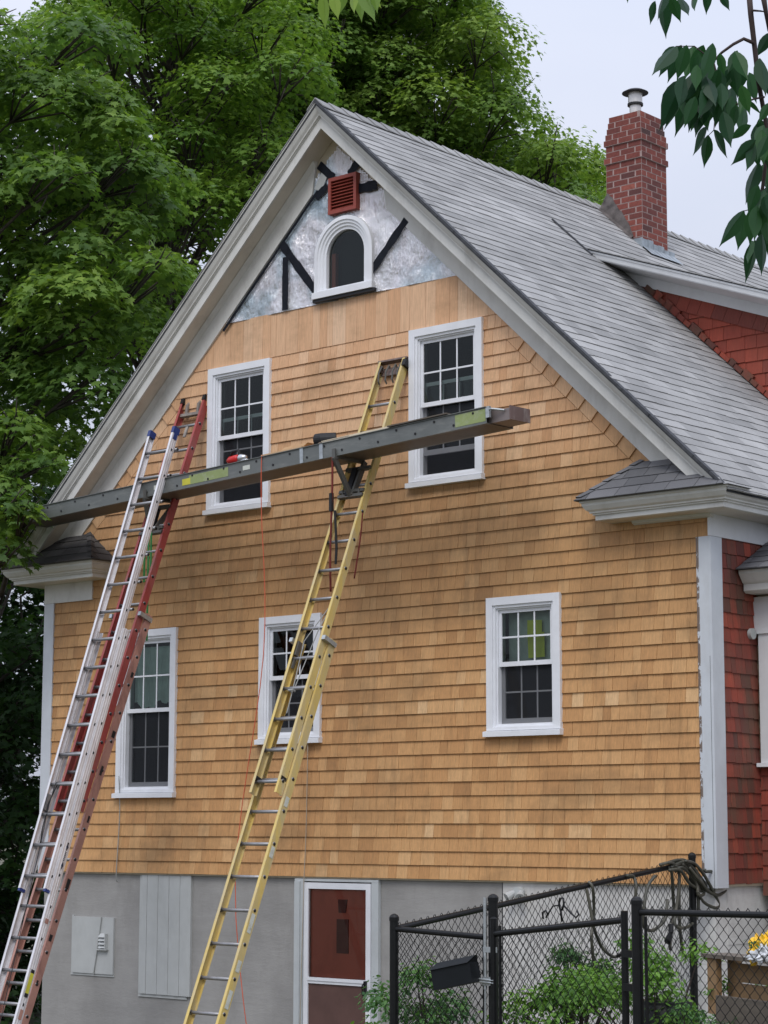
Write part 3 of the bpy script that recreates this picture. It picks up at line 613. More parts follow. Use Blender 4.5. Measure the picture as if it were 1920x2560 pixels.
mb = MB(); mb.tube([(.985, -.0, -.47), (.96, -.004, -.64), (.93, -.004, -.82), (.875, .0, -1.07)], .006, 6); part(mb, 'cable', M['ropeg'], hp)
mb = MB()
for i in range(9): x = 1.592+i*.0815; mb.box(x, x+.079, .004+.003*(i % 2), .03, -1.228, -.024)
part(mb, 'boarded_opening', M['panel'], house)

# ---- basement storm door
mb = MB(); Z0, Z1 = -2.13, -.06
mb.box(3.792, 3.905, -.02, .028, Z0, -.024); mb.box(3.80, 3.87, -.035, -.0205, Z0, -.05); mb.box(3.905, 4.86, -.012, .028, Z1+.012, -.024); mb.box(4.775, 4.86, -.01, .028, Z0, Z1+.012)
dr = part(mb, 'basement_door', M['doorframe'], house)
mb = MB(); frame(mb, 3.912, 4.768, Z0, Z1, .058, -.018, .016, .2, .058); mb.box(3.97, 4.71, -.026, .012, -.985, -.955); mb.box(3.97, 4.71, -.018, .012, -1.012, -.985); part(mb, 'storm_door_frame', M['whitew'], dr)
mb = MB(); mb.add([(3.97, -.002, -.955), (4.71, -.002, -.955), (4.71, -.002, Z1-.058), (3.97, -.002, Z1-.058)], [(0, 1, 2, 3)]); part(mb, 'storm_glass', glass_mat('clear_glass', (.95, .96, .95)), dr)
mb = MB(); mb.box(3.93, 4.76, .0285, .07, Z0, Z1-.0); part(mb, 'red_door', M['door'], dr)
mb = MB(); mb.box(3.97, 4.71, -.003, .001, Z0+.2, -1.012); part(mb, 'storm_door_panel', M['doorlow'], dr)
mb = MB(); mb.box(4.305, 4.455, .021, .0283, -.72, -.40); mb.prism([(4.33, .021, -.34), (4.42, .021, -.34), (4.44, .021, -.215), (4.32, .021, -.215)], (0, .0072, 0)); part(mb, 'door_patch', simple('door_patch', (.10, .025, .02), .5), dr)
mb = MB(); mb.box(4.712, 4.73, -.05, -.019, -1.09, -.96); mb.tube([(4.72, -.05, -.98), (4.72, -.075, -1.0), (4.72, -.075, -1.08), (4.72, -.05, -1.1)], .008, 6); part(mb, 'handle', M['black'], dr)
mb = MB(); mb.tube([(6.52, .026, -.10), (6.52, -.05, -.10)], .045, 12); mb.tube([(6.49, -.03, -.10), (6.45, -.10, -.15)], [.02, .045], 10); mb.tube([(6.56, -.03, -.10), (6.60, -.10, -.15)], [.02, .045], 10); part(mb, 'flood_light', M['panel'], house)

# ---- chimney
CX0, CX1, CY0, CY1, CZT = 4.478, 4.970, 4.42, 4.93, 8.645
mb = MB(); mbm = MB(); ch = .0715; nrow = 27
for k in range(nrow):
    z1 = CZT-k*ch; z0 = z1-ch; ins = {0: .046, 1: .036, 2: .026, 3: .014, 4: .0}.get(k, .018 if k not in (7,) else 0.)
    if z1 < 6.7: break
    x0, x1, y0, y1 = CX0+ins-.018, CX1-ins+.018, CY0+ins-.018, CY1-ins+.018
    mbm.box(x0+.0004, x1-.0004, y0+.0004, y1-.0004, z0, z1-.002)
    pat = k % 2
    for fc in range(4):
        Ln = (x1-x0) if fc in (0, 2) else (y1-y0); a = -.1 if (fc+pat) % 2 else 0.
        u = a
        while u < Ln:
            ua, ub = max(u, 0), min(u+.195, Ln); u += .205
            if ub-ua < .03: continue
            e = .0015; zz0, zz1 = z0+.0065, z1-.0065; tt = random.betavariate(2, 2)
            if fc == 0: mb.box(x0+ua+.005, x0+ub-.005, y0-e, y0+.02, zz0, zz1, 0, tt)
            elif fc == 1: mb.box(x1-.02, x1+e, y0+ua+.005, y0+ub-.005, zz0, zz1, 0, tt)
            elif fc == 2: mb.box(x0+ua+.003, x0+ub-.003, y1-.02, y1+e, zz0, zz1, 0, tt)
            else: mb.box(x0-e, x0+.02, y0+ua+.003, y0+ub-.003, zz0, zz1, 0, tt)
chm = part(mb, 'brick_chimney', M['brick'], house); part(mbm, 'mortar_joints', M['mortar'], chm)
mb = MB(); g = []                                      # smeared roof cement climbing the near face
for i in range(15):
    x = 4.40+i*.032; base = rt(x)-.01; hgt = [0.02, .10, .20, .245, .25, .235, .215, .20, .17, .165, .14, .12, .10, .05, .0][i]*random.uniform(.85, 1.15)
    g.append([(x, 4.36, base+.01), (x, 4.395+.01*random.random(), base+.04), (x, 4.408, base+.04+hgt*.5), (x, 4.415, base+.05+hgt), (x, 4.424, base+.05+hgt)])
mb.sweep(g); part(mb, 'roof_cement', M['cement'], chm)
mb = MB()
for i in range(6):
    y = 4.40+i*.11; mb.box(4.972, 4.979, y, y+.115, rt(4.97)-.04, rt(4.97)+.10-.012*i+.02*(i % 2)); mb.add([(4.972, y, rt(4.972)+.022), (5.10, y, rt(5.10)+.022), (5.10, y+.112, rt(5.10)+.02), (4.972, y+.112, rt(4.972)+.02)], [(0, 1, 2, 3)])
mb.box(4.84, 4.975, 4.408, 4.414, rt(4.97)-.02, rt(4.90)+.05); part(mb, 'flashing', M['lead'], chm)
mb = MB(); px, py = 4.735, 4.66; mb.tube([(px, py, CZT-.05), (px, py, CZT+.19)], .068, 20, 0, cap=False); mb.tube([(px, py, CZT+.155), (px, py, CZT+.30)], .083, 20, 0, cap=False)
mb.tube([(px, py, CZT+.15), (px, py, CZT+.175)], .092, 20, 1); mb.tube([(px, py, CZT+.30), (px, py, CZT+.305), (px, py, CZT+.335), (px, py, CZT+.345)], [.155, .155, .10, .01], 20, 1)
part(mb, 'flue_pipe', [simple('flue_metal', (.62, .60, .58), .35, .5), M['rubber']], chm, False)

# ---- shed dormer behind: cheek wall, roof, rake
dz = lambda x: 6.492-.374*(x-5.557)             # top of the dormer roof surface
DXa, DXb = 4.75, 8.0
mb = MB(); DR0, DRy = 2.56, 9.5
mb.prism([(DXa, DR0, dz(DXa)), (DXb, DR0, dz(DXb)), (DXb, DR0, dz(DXb)-.010), (DXa, DR0, dz(DXa)-.010)], (0, DRy-DR0, 0)); dm = part(mb, 'dormer_roof', M['roofedge'], house)
sl2 = math.sqrt(1+.374**2); d2 = Vector((1, 0, -.374))/sl2; n2 = Vector((.374, 0, 1))/sl2
mb = MB(); field(mb, Vector((DXb+.02, DR0-.015, dz(DXb+.02))), (0, 1, 0), -d2, n2, 0, DRy-DR0, 0, (DXb-DXa)*sl2+.1, .132, (.22, .36), .009, [], [(4.42-DR0-.02, 4.95-DR0+.02, (DXb-5.0)*sl2, 9)], jit=.006, gap=.002, tone=lambda a, b: random.betavariate(3, 3)*.9); part(mb, 'dormer_shingles', M['roof'], dm)
mb = MB(); pr = [(2.562, .011), (2.562, .03), (2.572, .038), (2.578, .080), (2.586, .092), (2.64, .094)]
mb.sweep([[(x, y, dz(x)-d) for y, d in pr] for x in (5.25, DXb)]); part(mb, 'dormer_fascia', M['white'], dm)
mb = MB(); mb.sweep([[(x, 2.62, dz(x)-.092), (x, 2.93, dz(x)-.135), (x, 2.93, dz(x)-.245), (x, 2.958, dz(x)-.245)] for x in (5.0, DXb)]); part(mb, 'dormer_soffit', M['white'], dm)
mb = MB(); mb.box(7.86, 7.96, 2.96, 9.3, 4.0, 5.45); mb.prism([(5.2, 2.965, 6.35), (7.95, 2.965, dz(7.95)-.1), (7.95, 2.965, 3.9)], (0, .1, 0)); part(mb, 'dormer_wall', M['boardl'], dm)
mb = MB(); field(mb, (7.96, 0, 0), (0, 1, 0), (0, 0, 1), (1, 0, 0), 2.96, 9.3, 4.0, 5.52, .135, (.12, .2), .014, jit=.004, gap=.004); mb.box(7.7, 7.955, 2.97, 9.3, 5.40, 5.53, 0, .5); part(mb, 'dormer_front_shingles', M['red'], dm)
mb = MB(); RKd = lambda d: (.374, 1, 6.492+.374*5.557-d); UPr = (-SL, -1, -(ZA+SL*XC)+.02)
field(mb, (0, 2.96, 0), (1, 0, 0), (0, 0, 1), (0, -1, 0), 5.4, 7.97, 3.9, 6.4, .135, (.12, .22), .015, [RKd(.39), UPr], jit=.006, gap=.004, tone=lambda a, b: random.uniform(.62, 1))
s = 0
dv = Vector((1, 0, -.374))/sl2; q0 = Vector((5.3, 2.96, dz(5.3)-.24)); wv = Vector((-.374, 0, -1))/sl2
field(mb, q0+wv*.155, dv, -wv, (0, -1, 0), 0, 2.9, 0, .155, .155, (.12, .2), .026, (), jit=.004, gap=.004, tone=lambda a, b: random.uniform(.5, .9)); part(mb, 'dormer_cheek_shingles', red_mat('red_shingle_bright', .25), dm)
mb = MB(); s = 0; q = Vector((5.55, 2.93, rt(5.55)+.02))             # worn corner pieces along the valley
s = .62
while s < 3.4:
    l = random.uniform(.08, .15); wd_ = random.uniform(.02, .045)
    mb.obox(q+ur*(s+l/2)+nr*wd_*.8, ur*l*.55, Vector((0, .022, 0)), nr*wd_, 0, random.random()); s += l
part(mb, 'valley_shingles', M['reddark'], dm)
mb = MB(); mb.obox(Vector((5.12, 2.51, rt(5.12)+.012))+ur*.33, ur*.35, Vector((0, .014, 0)), nr*.006); part(mb, 'valley_dark_strip', M['roofedge'], dm)  # thin dark strip along the start of the dormer junction

# ---- enclosed side porch
PY = .705
mb = MB(); mb.box(W+.025, 10.6, PY+.02, 3.5, -.02, 2.66); po = part(mb, 'side_porch', M['boardl'], house)
mb = MB(); field(mb, (0, PY+.02, 0), (1, 0, 0), (0, 0, 1), (0, -1, 0), W+.012, 10.6, -.1, 1.0, .127, (.1, .18), .013, jit=.004, gap=.003, tone=lambda a, b: random.uniform(.4, .8)); field(mb, (10.6, 0, 0), (0, 1, 0), (0, 0, 1), (1, 0, 0), PY, 3.5, -.1, 2.5, .127, (.1, .18), .013, jit=.004, gap=.003); part(mb, 'red_porch_shingles', M['red'], po)
mb = MB(); mb.box(W+.10, 10.5, PY+.12, 3.45, -2.2, -.1); part(mb, 'porch_foundation', M['foundw'], po)
mb = MB(); mb.box(W+.045, W+.19, PY-.03, PY+.019, 1.02, 2.15); mb.box(W+.005, 10.6, PY-.036, PY+.019, 2.15, 2.45); mb.box(W+.002, 10.6, PY-.05, PY+.0, 2.13, 2.165); mb.box(W+.19, 10.6, PY-.0, PY+.019, 1.02, 2.13); part(mb, 'porch_trim', M['white'], po)
mb = MB(); mb.box(W-.012+.03, 10.6, PY-.06, PY+.0195, .985, 1.018); part(mb, 'porch_sill', M['whitew'], po)
mb = MB(); mb.prism([(W+.026, PY-.30, 2.66), (W+.026, PY-.295, 2.63), (W+.026, PY-.24, 2.56), (W+.026, PY-.22, 2.545), (W+.026, PY-.22, 2.49), (W+.026, PY-.19, 2.47), (W+.026, PY, 2.47), (W+.026, PY, 2.66)], (2.2, 0, 0)); part(mb, 'porch_cornice', M['trim'], po)
mb = MB(); mb.prism([(W+.026, PY-.335, 2.662), (W+.026, 3.6, 2.662), (W+.026, 3.6, 2.80), (W+.026, PY+.9, 3.05), (W+.026, PY+.22, 2.96)], (2.4, 0, 0)); pr_ = part(mb, 'porch_roof', M['roofedge'], po)
mb = MB(); vv = Vector((0, .555, .298)).normalized(); field(mb, (W+.03, PY-.35, 2.662), (1, 0, 0), vv, (0, -.473, .881), 0, 2.4, 0, .64, .13, (.2, .3), .009, jit=.003, gap=.004, tone=lambda a, b: random.random()); part(mb, 'porch_shingles', M['roofd'], po)
mb = MB(); mb.tube([(W+.012, .598, 2.126), (W+.045, .598, 2.126)], .048, 20); part(mb, 'round_vent', M['panel'], house)

# ------------------------------------------------------------------ ladders
def ladder(name, label, A, D, wf, wb, s, off, mf, mbm_, nf, nb, depth=.075, capm=None, rail_f=(-1.0, .0), rail_b=(-1.0, .0), dang=True):
    A, D = Vector(A), Vector(D).normalized(); E = Vector((-1, 0, 0)); N = D.cross(E).normalized()
    if N.y > 0: N = -N
    foot = A+D*((A.z+2.1)/-D.z); ld = thing(name, label, 'ladder', (foot.x, foot.y, -2.12), 'extension ladders leaning on the house')
    def section(A0, wd, k0, k1, mat, front):
        for side in (0, 1):
            c0 = A0+E*(wd*side); a, b = c0+D*k0, c0+D*k1; sg = 1 if side == 0 else -1
            mb = MB(); mid = (a+b)/2; hl = (b-a)/2
            mb.obox(mid-E*(-.002)*sg, hl, E*.002, N*depth/2)                       # web
            for q in (-1, 1): mb.obox(mid+E*sg*.016+N*q*(depth/2-.002), hl, E*.014, N*.002)   # flanges
            if mat is M['alu']:
                for q in (-1, 1): mb.obox(mid-E*sg*.003+N*q*.012, hl, E*.002, N*.003)
            part(mb, 'rail', mat, ld)
    def rungs(A0, wd, ks):
        for k in ks:
            p = A0+D*(k*.305); mb = MB()
            mb.tube([p+E*.004, p+E*(wd-.004)], .0155, 10)
            mb.tube([p-E*.004, p+E*.002], .0135, 10, 1); mb.tube([p+E*(wd-.002), p+E*(wd+.004)], .0135, 10, 1)
            if capm is None:
                for e in (.006, wd-.006): mb.tube([p+E*(e-.006), p+E*(e+.006)], .021, 10)
            o = mb.build('rung', [M['rung'], M['rubber']], ld, True)
    B0 = A+D*s-N*off-E*.022
    section(A, wf, rail_f[0], nf*.305+rail_f[1], mf, True); rungs(A, wf, range(0, nf+1))
    section(B0, wb, rail_b[0], nb*.305+rail_b[1], mbm_, False); rungs(B0, wb, range(0, nb))
    mb = MB()
    for side in (0, 1):                              # feet
        c = B0+E*(wb*side)+D*(nb*.305+rail_b[1]); mb.obox(c+Vector((0, 0, .02)), (.02, 0, 0), (0, .055, 0), (0, 0, .03))
    part(mb, 'foot', M['rubber'], ld)
    return ld, A, D, E, N, B0
# yellow fibreglass ladder
yl, YA, YD, YE, YN, YB0 = ladder('fibreglass_ladder', 'yellow fibreglass extension ladder leaning between the upper windows', (5.242, -.23, 4.468), (.0342, -.4128, -.9102), .333, .401, 2.686, .09, M['yel'], M['yel'], 13, 14, .078, None, (-.50, .12), (-.16, .0))
mb = MB()
for e, g in ((0, 1), (.333, -1)):
    c = YA+YE*e; mb.obox(c-YD*-.02+YD*-.45+YE*g*.022, YD*.03, YE*.012, YN*.035)
mb.obox(YA+YE*.166-YD*.505-YN*.02, YE*.185, YN*.055, YD*.010); mb.obox(YA+YE*.166-YD*.42-YN*.035, YE*.15, YN*.006, YD*.05)
part(mb, 'top_bracket', scuffed('rusty_bracket', (.13, .085, .07), (.26, .22, .20), .7), yl)
mb = MB()
for e in (.05, .115, .20, .29):
    c = YA+YE*e-YD*.36-YN*.01; mb.tube([c-YD*.07, c-YD*.09+YN*.03, c+YN*.045, c+YD*.08+YN*.02, c+YD*.10-YN*.01], .009, 6)
part(mb, 'stabiliser_hooks', M['steel'], yl)
mb = MB(); mb.obox(YA-YE*.012-YD*.44, YD*.035, YE*.022, YN*.05); part(mb, 'end_cap', M['rubber'], yl)
mb = MB(); c = YB0+YD*-.12
for e in (0, .401): mb.obox(c+YE*e+YN*.05, YD*.02, YE*.020, YN*.085)
part(mb, 'guide_bracket', M['galv'], yl)
mb = MB()
for e in (0.005, .328):
    mb = MB(); c = YA+YE*e+YD*(12*.305+.28); mb.obox(c+YE*(.012 if e < .1 else -.012), YD*.018, YE*.017, YN*.036); part(mb, 'rail_end_cap', M['rubber'], yl)
mb = MB()
for k, (a, b, mi) in enumerate([(1.28, .09, 0), (1.70, .10, 0), (2.28, .17, 0), (2.62, .10, 0), (2.88, .16, 0)]):
    c = YB0-YE*.0028+YD*a*1.12; mb.obox(c, YD*b*.5, YE*.0006, YN*.022)
part(mb, 'label', M['labelw'], yl)
mb = MB(); k9 = YA+YD*(9*.305)      # rung lock and rope
for e in (.03, .30): mb.obox(k9+YE*e-YD*.10+YN*.0, YD*.07, YE*.010, YN*.022); mb.obox(k9+YE*e+YD*.05, YD*.05, YE*.008, YN*.012)
part(mb, 'rung_lock', M['steel'], yl)
mb = MB(); p1 = YA+YE*.05+YD*(7.2*.305)-YN*.02; p2 = YA+YE*.2+YD*(10.1*.305); mb.tube([p1, p1.lerp(p2, .3)+YN*.03, p2], .005, 6); p3 = p2+YE*.03+YD*-.5; mb.tube([p1+YE*.02, p3+YN*.02, p2+YE*.01, p2+YD*.22], .0045, 6)
mb.tube([p2-YE*.02, p2-YE*.02+YN*.03, p2+YE*.03+YN*.03, p2+YE*.03-YN*.01], .010, 6); part(mb, 'haul_rope', M['ropeg'], yl)

# red fibreglass ladder
rl, RA_, RD, RE, RN, RB0 = ladder('fibreglass_ladder', 'red fibreglass extension ladder, faded pink at the bottom, behind the aluminium one', (2.484, -.123, 4.614), (.0612, -.3993, -.9148), .359, .422, 2.388, .09, M['redf'], M['redp'], 14, 15, .078, None, (-.33, .1), (-.17, .0))
mb = MB()
for e, g in ((0, 1), (.359, -1)): mb.obox(RA_+RE*e-RD*.31+RE*g*.018, RD*.03, RE*.020, RN*.045)
part(mb, 'end_cap', M['rubber'], rl)
mb = MB()
for e in (.10, .27):
    c = RA_+RE*e-RD*.22; mb.tube([c+RD*.06-RN*.01, c-RD*.04+RN*.01, c-RD*.10-RN*.015, c-RD*.07-RN*.045], .020, 8)
mb.obox(RA_+RE*.18-RD*.14, RE*.15, RN*.018, RD*.018); mb.obox(RA_+RE*.18+RD*.07, RE*.018, RN*.008, RD*.07)
part(mb, 'stabiliser_bracket', scuffed('worn_bracket', (.20, .17, .15), (.42, .38, .33), .8), rl)
mb = MB(); c = RB0+RD*-.12
for e in (0, .422): mb.obox(c+RE*e+RN*.05, RD*.022, RE*.020, RN*.085)
part(mb, 'guide_bracket', M['galv'], rl)
for k in range(7):
    mb = MB(); c = RB0-RE*.0028+RD*(.55+k*.52+random.uniform(-.1, .1)); mb.obox(c+RN*random.uniform(-.012, .012), RD*random.uniform(.02, .05), RE*.0006, RN*random.uniform(.008, .022)); part(mb, 'tar_mark', M['rubber'], rl)

# aluminium ladder in front of the plank
al, AA, AD, AE, AN, AB0 = ladder('aluminium_ladder', 'shiny aluminium extension ladder with blue top caps, in front of the red one', (2.685, -.713, 4.239), (.0758, -.3778, -.9228), .382, .415, -.037, .06, M['alu'], M['alu'], 15, 21, .075, 1, (-.20, .13), (2.05, .0))
mb = MB()
for e, g in ((0, 1), (.382, -1)):
    mb = MB(); c = AA+AE*e; mb.obox(c-AD*.225+AE*g*.014, AD*.035, AE*.020, AN*.041); mb.obox(c-AD*.17-AE*g*.006, AD*.05, AE*.003, AN*.022); part(mb, 'blue_end_cap', M['bluecap'], al)
mb = MB()
for e in (.012, .370): mb = MB(); c = AA+AE*e+AD*(15*.305+.14); mb.obox(c, AD*.015, AE*.014, AN*.034); part(mb, 'rail_end_cap', M['bluecap'], al)
mb = MB(); c = AB0-AE*.0055; mb.obox(c+AD*(18.35*.305), AD*.10, AE*.0006, AN*.020); part(mb, 'yellow_label', M['labely'], al)
mb = MB(); mb.obox(c+AD*(18.0*.305), AD*.016, AE*.0007, AN*.020); mb.obox(c+AD*(18.72*.305), AD*.018, AE*.0007, AN*.020); part(mb, 'label_block', M['rubber'], al)
mb = MB(); mb.obox(c+AD*(16.45*.305), AD*.022, AE*.0006, AN*.02); mb.obox(c+AD*(19.3*.305), AD*.045, AE*.0006, AN*.018); mb.obox(c+AD*(20.3*.305), AD*.025, AE*.0006, AN*.02); part(mb, 'red_label', M['redp'], al)
mb = MB()       # dark lozenge mark on the rail
p = c+AD*(14.4*.305)
for s0, hh in ((-.115, .004), (-.09, .013), (.09, .013), (.115, .004)): pass
def loz(a, wd): return [p+AD*(-.13)*a, p+AD*-.09*a+AN*wd, p+AD*-.05*a, p+AD*-.09*a-AN*wd]
mb.add([q-AE*.0008 for q in loz(1, .014)], [(0, 1, 2, 3)]); mb.add([q-AE*.0008 for q in loz(-1, .014)], [(0, 1, 2, 3)])
for i in range(6): mb.obox(p+AD*(-.04+.016*i)-AE*.0006, AD*.0035, AE*.0004, AN*.009)
part(mb, 'rail_mark', simple('rail_ink', (.03, .035, .06), .5), al)
mb = MB(); pr = AA+AE*.29+AD*(13*.305); mb.tube([pr-AD*.32+AN*.02, pr-AD*.05+AN*.03, pr+AD*.25, pr+AD*2.4-AE*.13-AN*.04], .004, 5); mb.tube([pr-AD*.3, pr-AD*.1+AE*.05, pr+AD*.15+AE*.03, pr+AD*.3], .006, 5); part(mb, 'haul_rope', M['rubber'], al)
mb = MB()
for e in (.02, .36): q = AA+AE*e+AD*(12.6*.305); mb.obox(q, AD*.08, AE*.008, AN*.02)
part(mb, 'rung_lock', M['rung'], al)

# ------------------------------------------------------------------ scaffold plank on two ladder jacks
P0, P1 = Vector((.34, -.712, 3.841)), Vector((6.94, -.980, 4.100))       # top front edge, left to right end
PD = (P1-P0).normalized(); PL = (P1-P0).length; PB = Vector((0, 0, 1)).cross(PD).normalized()
if PB.y < 0: PB = -PB
PU = PD.cross(PB).normalized()
if PU.z < 0: PU = -PU
pk = thing('scaffold_plank', 'long grey aluminium scaffold plank laid across two ladder jacks', 'scaffold plank', tuple(P0.lerp(P1, .5)))
WD, HT = .355, .150
def prail(fr, name):
    o = P0+(PB*WD if not fr else Vector((0, 0, 0))); sg = 1 if fr else -1
    mb = MB(); c = o+PD*PL/2-PU*HT/2
    mb.obox(c, PD*PL/2, PB*.003, PU*HT/2); mb.obox(c+PU*(HT/2-.003)+PB*sg*-.004, PD*PL/2, PB*.012, PU*.003); mb.obox(c-PU*(HT/2-.003)+PB*sg*.018, PD*PL/2, PB*.02, PU*.003)
    return part(mb, name, M['plank'], pk)
prail(True, 'side_rail'); prail(False, 'side_rail')
mb = MB(); mb.obox(P0+PD*PL/2+PB*WD/2-PU*.02, PD*PL/2, PB*WD/2, PU*.008); part(mb, 'deck', M['deck'], pk)
mb = MB(); mb.obox(P0+PD*PL/2+PB*WD/2-PU*(HT-.004), PD*PL/2, PB*(WD/2-.02), PU*.003); part(mb, 'bottom_pan', M['deck'], pk)
mb = MB(); e0 = P1+PB*.05-PU*.035; mb.obox(e0+PD*.10+PB*.13-PU*.055, PD*.125, PB*.125, PU*.052); part(mb, 'inner_stage_end', scuffed('worn_stage_end', (.24, .20, .19), (.12, .11, .11), .7, .5, .4), pk)
mb = MB(); mb.obox(e0+PD*.235+PB*.12-PU*.05, PD*.006, PB*.135, PU*.062); part(mb, 'end_cap', scuffed('rust_cap', (.14, .09, .08), (.4, .37, .35), .9), pk)
mb = MB(); mb.tube([P1+PU*.0+PB*.01-PU*.03, P1+PD*.06+PB*.0-PU*.03, P1+PD*.17-PU*.055+PB*.04], .010, 8); mb.obox(P1-PU*.05+PD*.012+PB*.01, PD*.02, PB*.014, PU*.05); part(mb, 'end_latch', M['galv'], pk)
mb = MB(); x = .25; i = 0
while x < PL-.1:
    q = P0+PD*x-PU*(.035 if i % 2 else .105)-PB*.003; mb.tube([q, q-PB*.006], .0115, 8); x += .23; i += 1
part(mb, 'bolt_heads', M['rubber'], pk)
mb = MB()
for x0, x1, a, b in ((2.73, 3.30, .03, .12), (6.25, 6.60, .018, .128)): mb = MB(); q = P0+PD*(x0+x1)/2-PU*(a+b)/2-PB*.0045; mb.obox(q, PD*(x1-x0)/2, PB*.001, PU*(b-a)/2); part(mb, 'green_label', M['label'], pk)
mb = MB(); mb.obox(P0+PD*2.69-PU*.085-PB*.0048, PD*.06, PB*.0012, PU*.032); part(mb, 'yellow_label', M['labely'], pk)
mb = MB()
for x in (2.25, 3.56): mb.obox(P0+PD*x-PU*.075-PB*.0045, PD*.05, PB*.0012, PU*.022)
part(mb, 'white_label', M['labelw'], pk)
mb = MB()
for x in (4.32, 4.58): mb.obox(P0+PD*x-PU*HT/2-PB*.006, PD*.022, PB*.003, PU*HT*.49)
part(mb, 'splice_strap', M['galv'], pk)
def jack(label, A0, A_D, A_E, A_N, wdt, x, strap, rp):
    top = P0+PD*x-PU*(HT+.012)
    jk = thing('ladder_jack', label, 'ladder jack', tuple(top), 'ladder jacks under the scaffold plank')
    f = top-PB*.02; bk = top+PB*(WD+.02)
    mb = MB(); mb.obox((f+bk)/2, PB*(WD/2+.02), PD*.022, PU*.014); mb.obox(f+PU*.03, PB*.006, PD*.02, PU*.05); part(mb, 'bearer', M['steel'], jk)
    k = A0+A_D*((A0.z-(top.z-.36))/-A_D.z); a = k+A_E*(wdt*.5)+A_N*.04
    mb = MB(); mb.obox((a+f)/2, (f-a)/2, PD*.016, (f-a).cross(PD).normalized()*.022); mb.obox((a+bk)/2+PD*.02, (bk-a)/2, PD*.013, (bk-a).cross(PD).normalized()*.026); part(mb, 'brace', M['steel'], jk)
    mb = MB(); g = a-A_D*.30
    for q in (a, g, a-A_D*.05): mb.obox(q, A_E*wdt*.46, A_N*.020, A_D*.016)
    for e in (-.3, .3): mb.tube([a+A_E*wdt*e, a+A_E*wdt*e-A_D*.06+A_N*.03], .01, 6)
    part(mb, 'rung_hook', M['steel'], jk)
    mb = MB(); mb.obox((a+g)/2+A_E*.03, (a-g)/2, A_E*.03, A_N*.03); part(mb, 'post', strap, jk)
    return jk, a, f
j1, ja, jf = jack('rusty ladder jack on the yellow ladder, holding the plank', YA, YD, YE, YN, .333, 4.76, M['rubber'], 1)
j2, jb, jg = jack('dark ladder jack with green straps on the red ladder', RA_, RD, RE, RN, .359, 2.08, M['rubber'], 0)
mb = MB()
for dx, l in ((-.04, .5), (.06, .62), (.02, 1.1)): q = jb+PD*dx-PB*.05; mb.obox(q-Vector((0, 0, l/2)), PD*.012, PB*.003, Vector((0.0, 0, l/2)))
tag(mb.build('ratchet_strap', M['green']), 'green straps hanging below the jack on the red ladder', 'strap')
def rope(name, pts, r, mat, label, cat='rope', n=6, group=None, sub=6):
    P = [Vector(q) for q in pts]; o = []
    for i in range(len(P)-1):
        a, b, c, d = P[max(i-1, 0)], P[i], P[i+1], P[min(i+2, len(P)-1)]
        for j in range(sub):
            t = j/sub; o.append(.5*((2*b)+(c-a)*t+(2*a-5*b+4*c-d)*t*t+(3*b-a-3*c+d)*t**3))
    o.append(P[-1]); mb = MB(); mb.tube(o, r, n); return tag(mb.build(name, mat, None, True), label, cat, group)
q = jf+PD*-.02
rope('rope', [q, q+Vector((0, 0, -.3)), q+Vector((-.02, .0, -.9)), q+Vector((-.03, .02, -1.25))], .010, M['ropered'], 'dark red rope hanging straight down from the jack on the yellow ladder')
mb = MB(); mb.obox(q+Vector((-.01, -.0, -.42)), (.016, 0, 0), (0, .016, 0), (0, 0, .085)); mb.tube([q+Vector((.035, 0, -.5)), q+Vector((.04, .02, -.85)), q+Vector((.03, .02, -1.0))], .012, 6)
tag(mb.build('pulley_block', M['rubber']), 'black pulley block on the red rope under the plank', 'pulley')
q2 = jf+PD*.28+Vector((0, .1, -.55)); rope('rope', [q2, q2+Vector((-.03, 0, -.25)), q2+Vector((-.10, 0, -.6))], .007, M['ropered'], 'short thin red cord tied under the jack on the yellow ladder')
rope('cord', [P0+PD*3.78+PU*.01, P0+PD*3.78-PB*.012-PU*.05, P0+PD*3.77-PB*.015-PU*.5, P0+PD*3.73-PU*1.9+PB*.02, P0+PD*3.314-PU*4.0, P0+PD*3.53-PU*5.9], .0045, M['cord'], 'long orange cord hanging from the plank down past the lower windows', 'cord')
rope('cord', [(4.62, -.08, 1.28), (4.60, -.04, .4), (4.56, -.035, -.02), (4.50, -.03, -.6), (4.44, -.02, -1.6), (4.4, -.06, -2.1)][0:1]+[(3.99, -.03, 1.25), (3.95, -.03, .4), (3.90, -.035, -.1), (3.88, -.03, -1.2), (3.87, -.05, -2.1)], .004, M['roper'], 'thin tan cord running down to the basement door frame', 'cord') if False else rope('cord', [(3.98, -.05, 1.27), (3.95, -.035, .4), (3.93, -.04, -.1), (3.90, -.04, -1.2), (3.88, -.05, -2.1)], .004, M['roper'], 'thin tan cord running down to the basement door frame', 'cord')
rope('cord', [(1.30, -.08, 1.0), (1.28, -.04, .6), (1.24, -.035, -.02), (1.23, .0, -.1)], .005, M['ropeg'], 'thin grey cord hanging below the tall lower left window', 'cord')
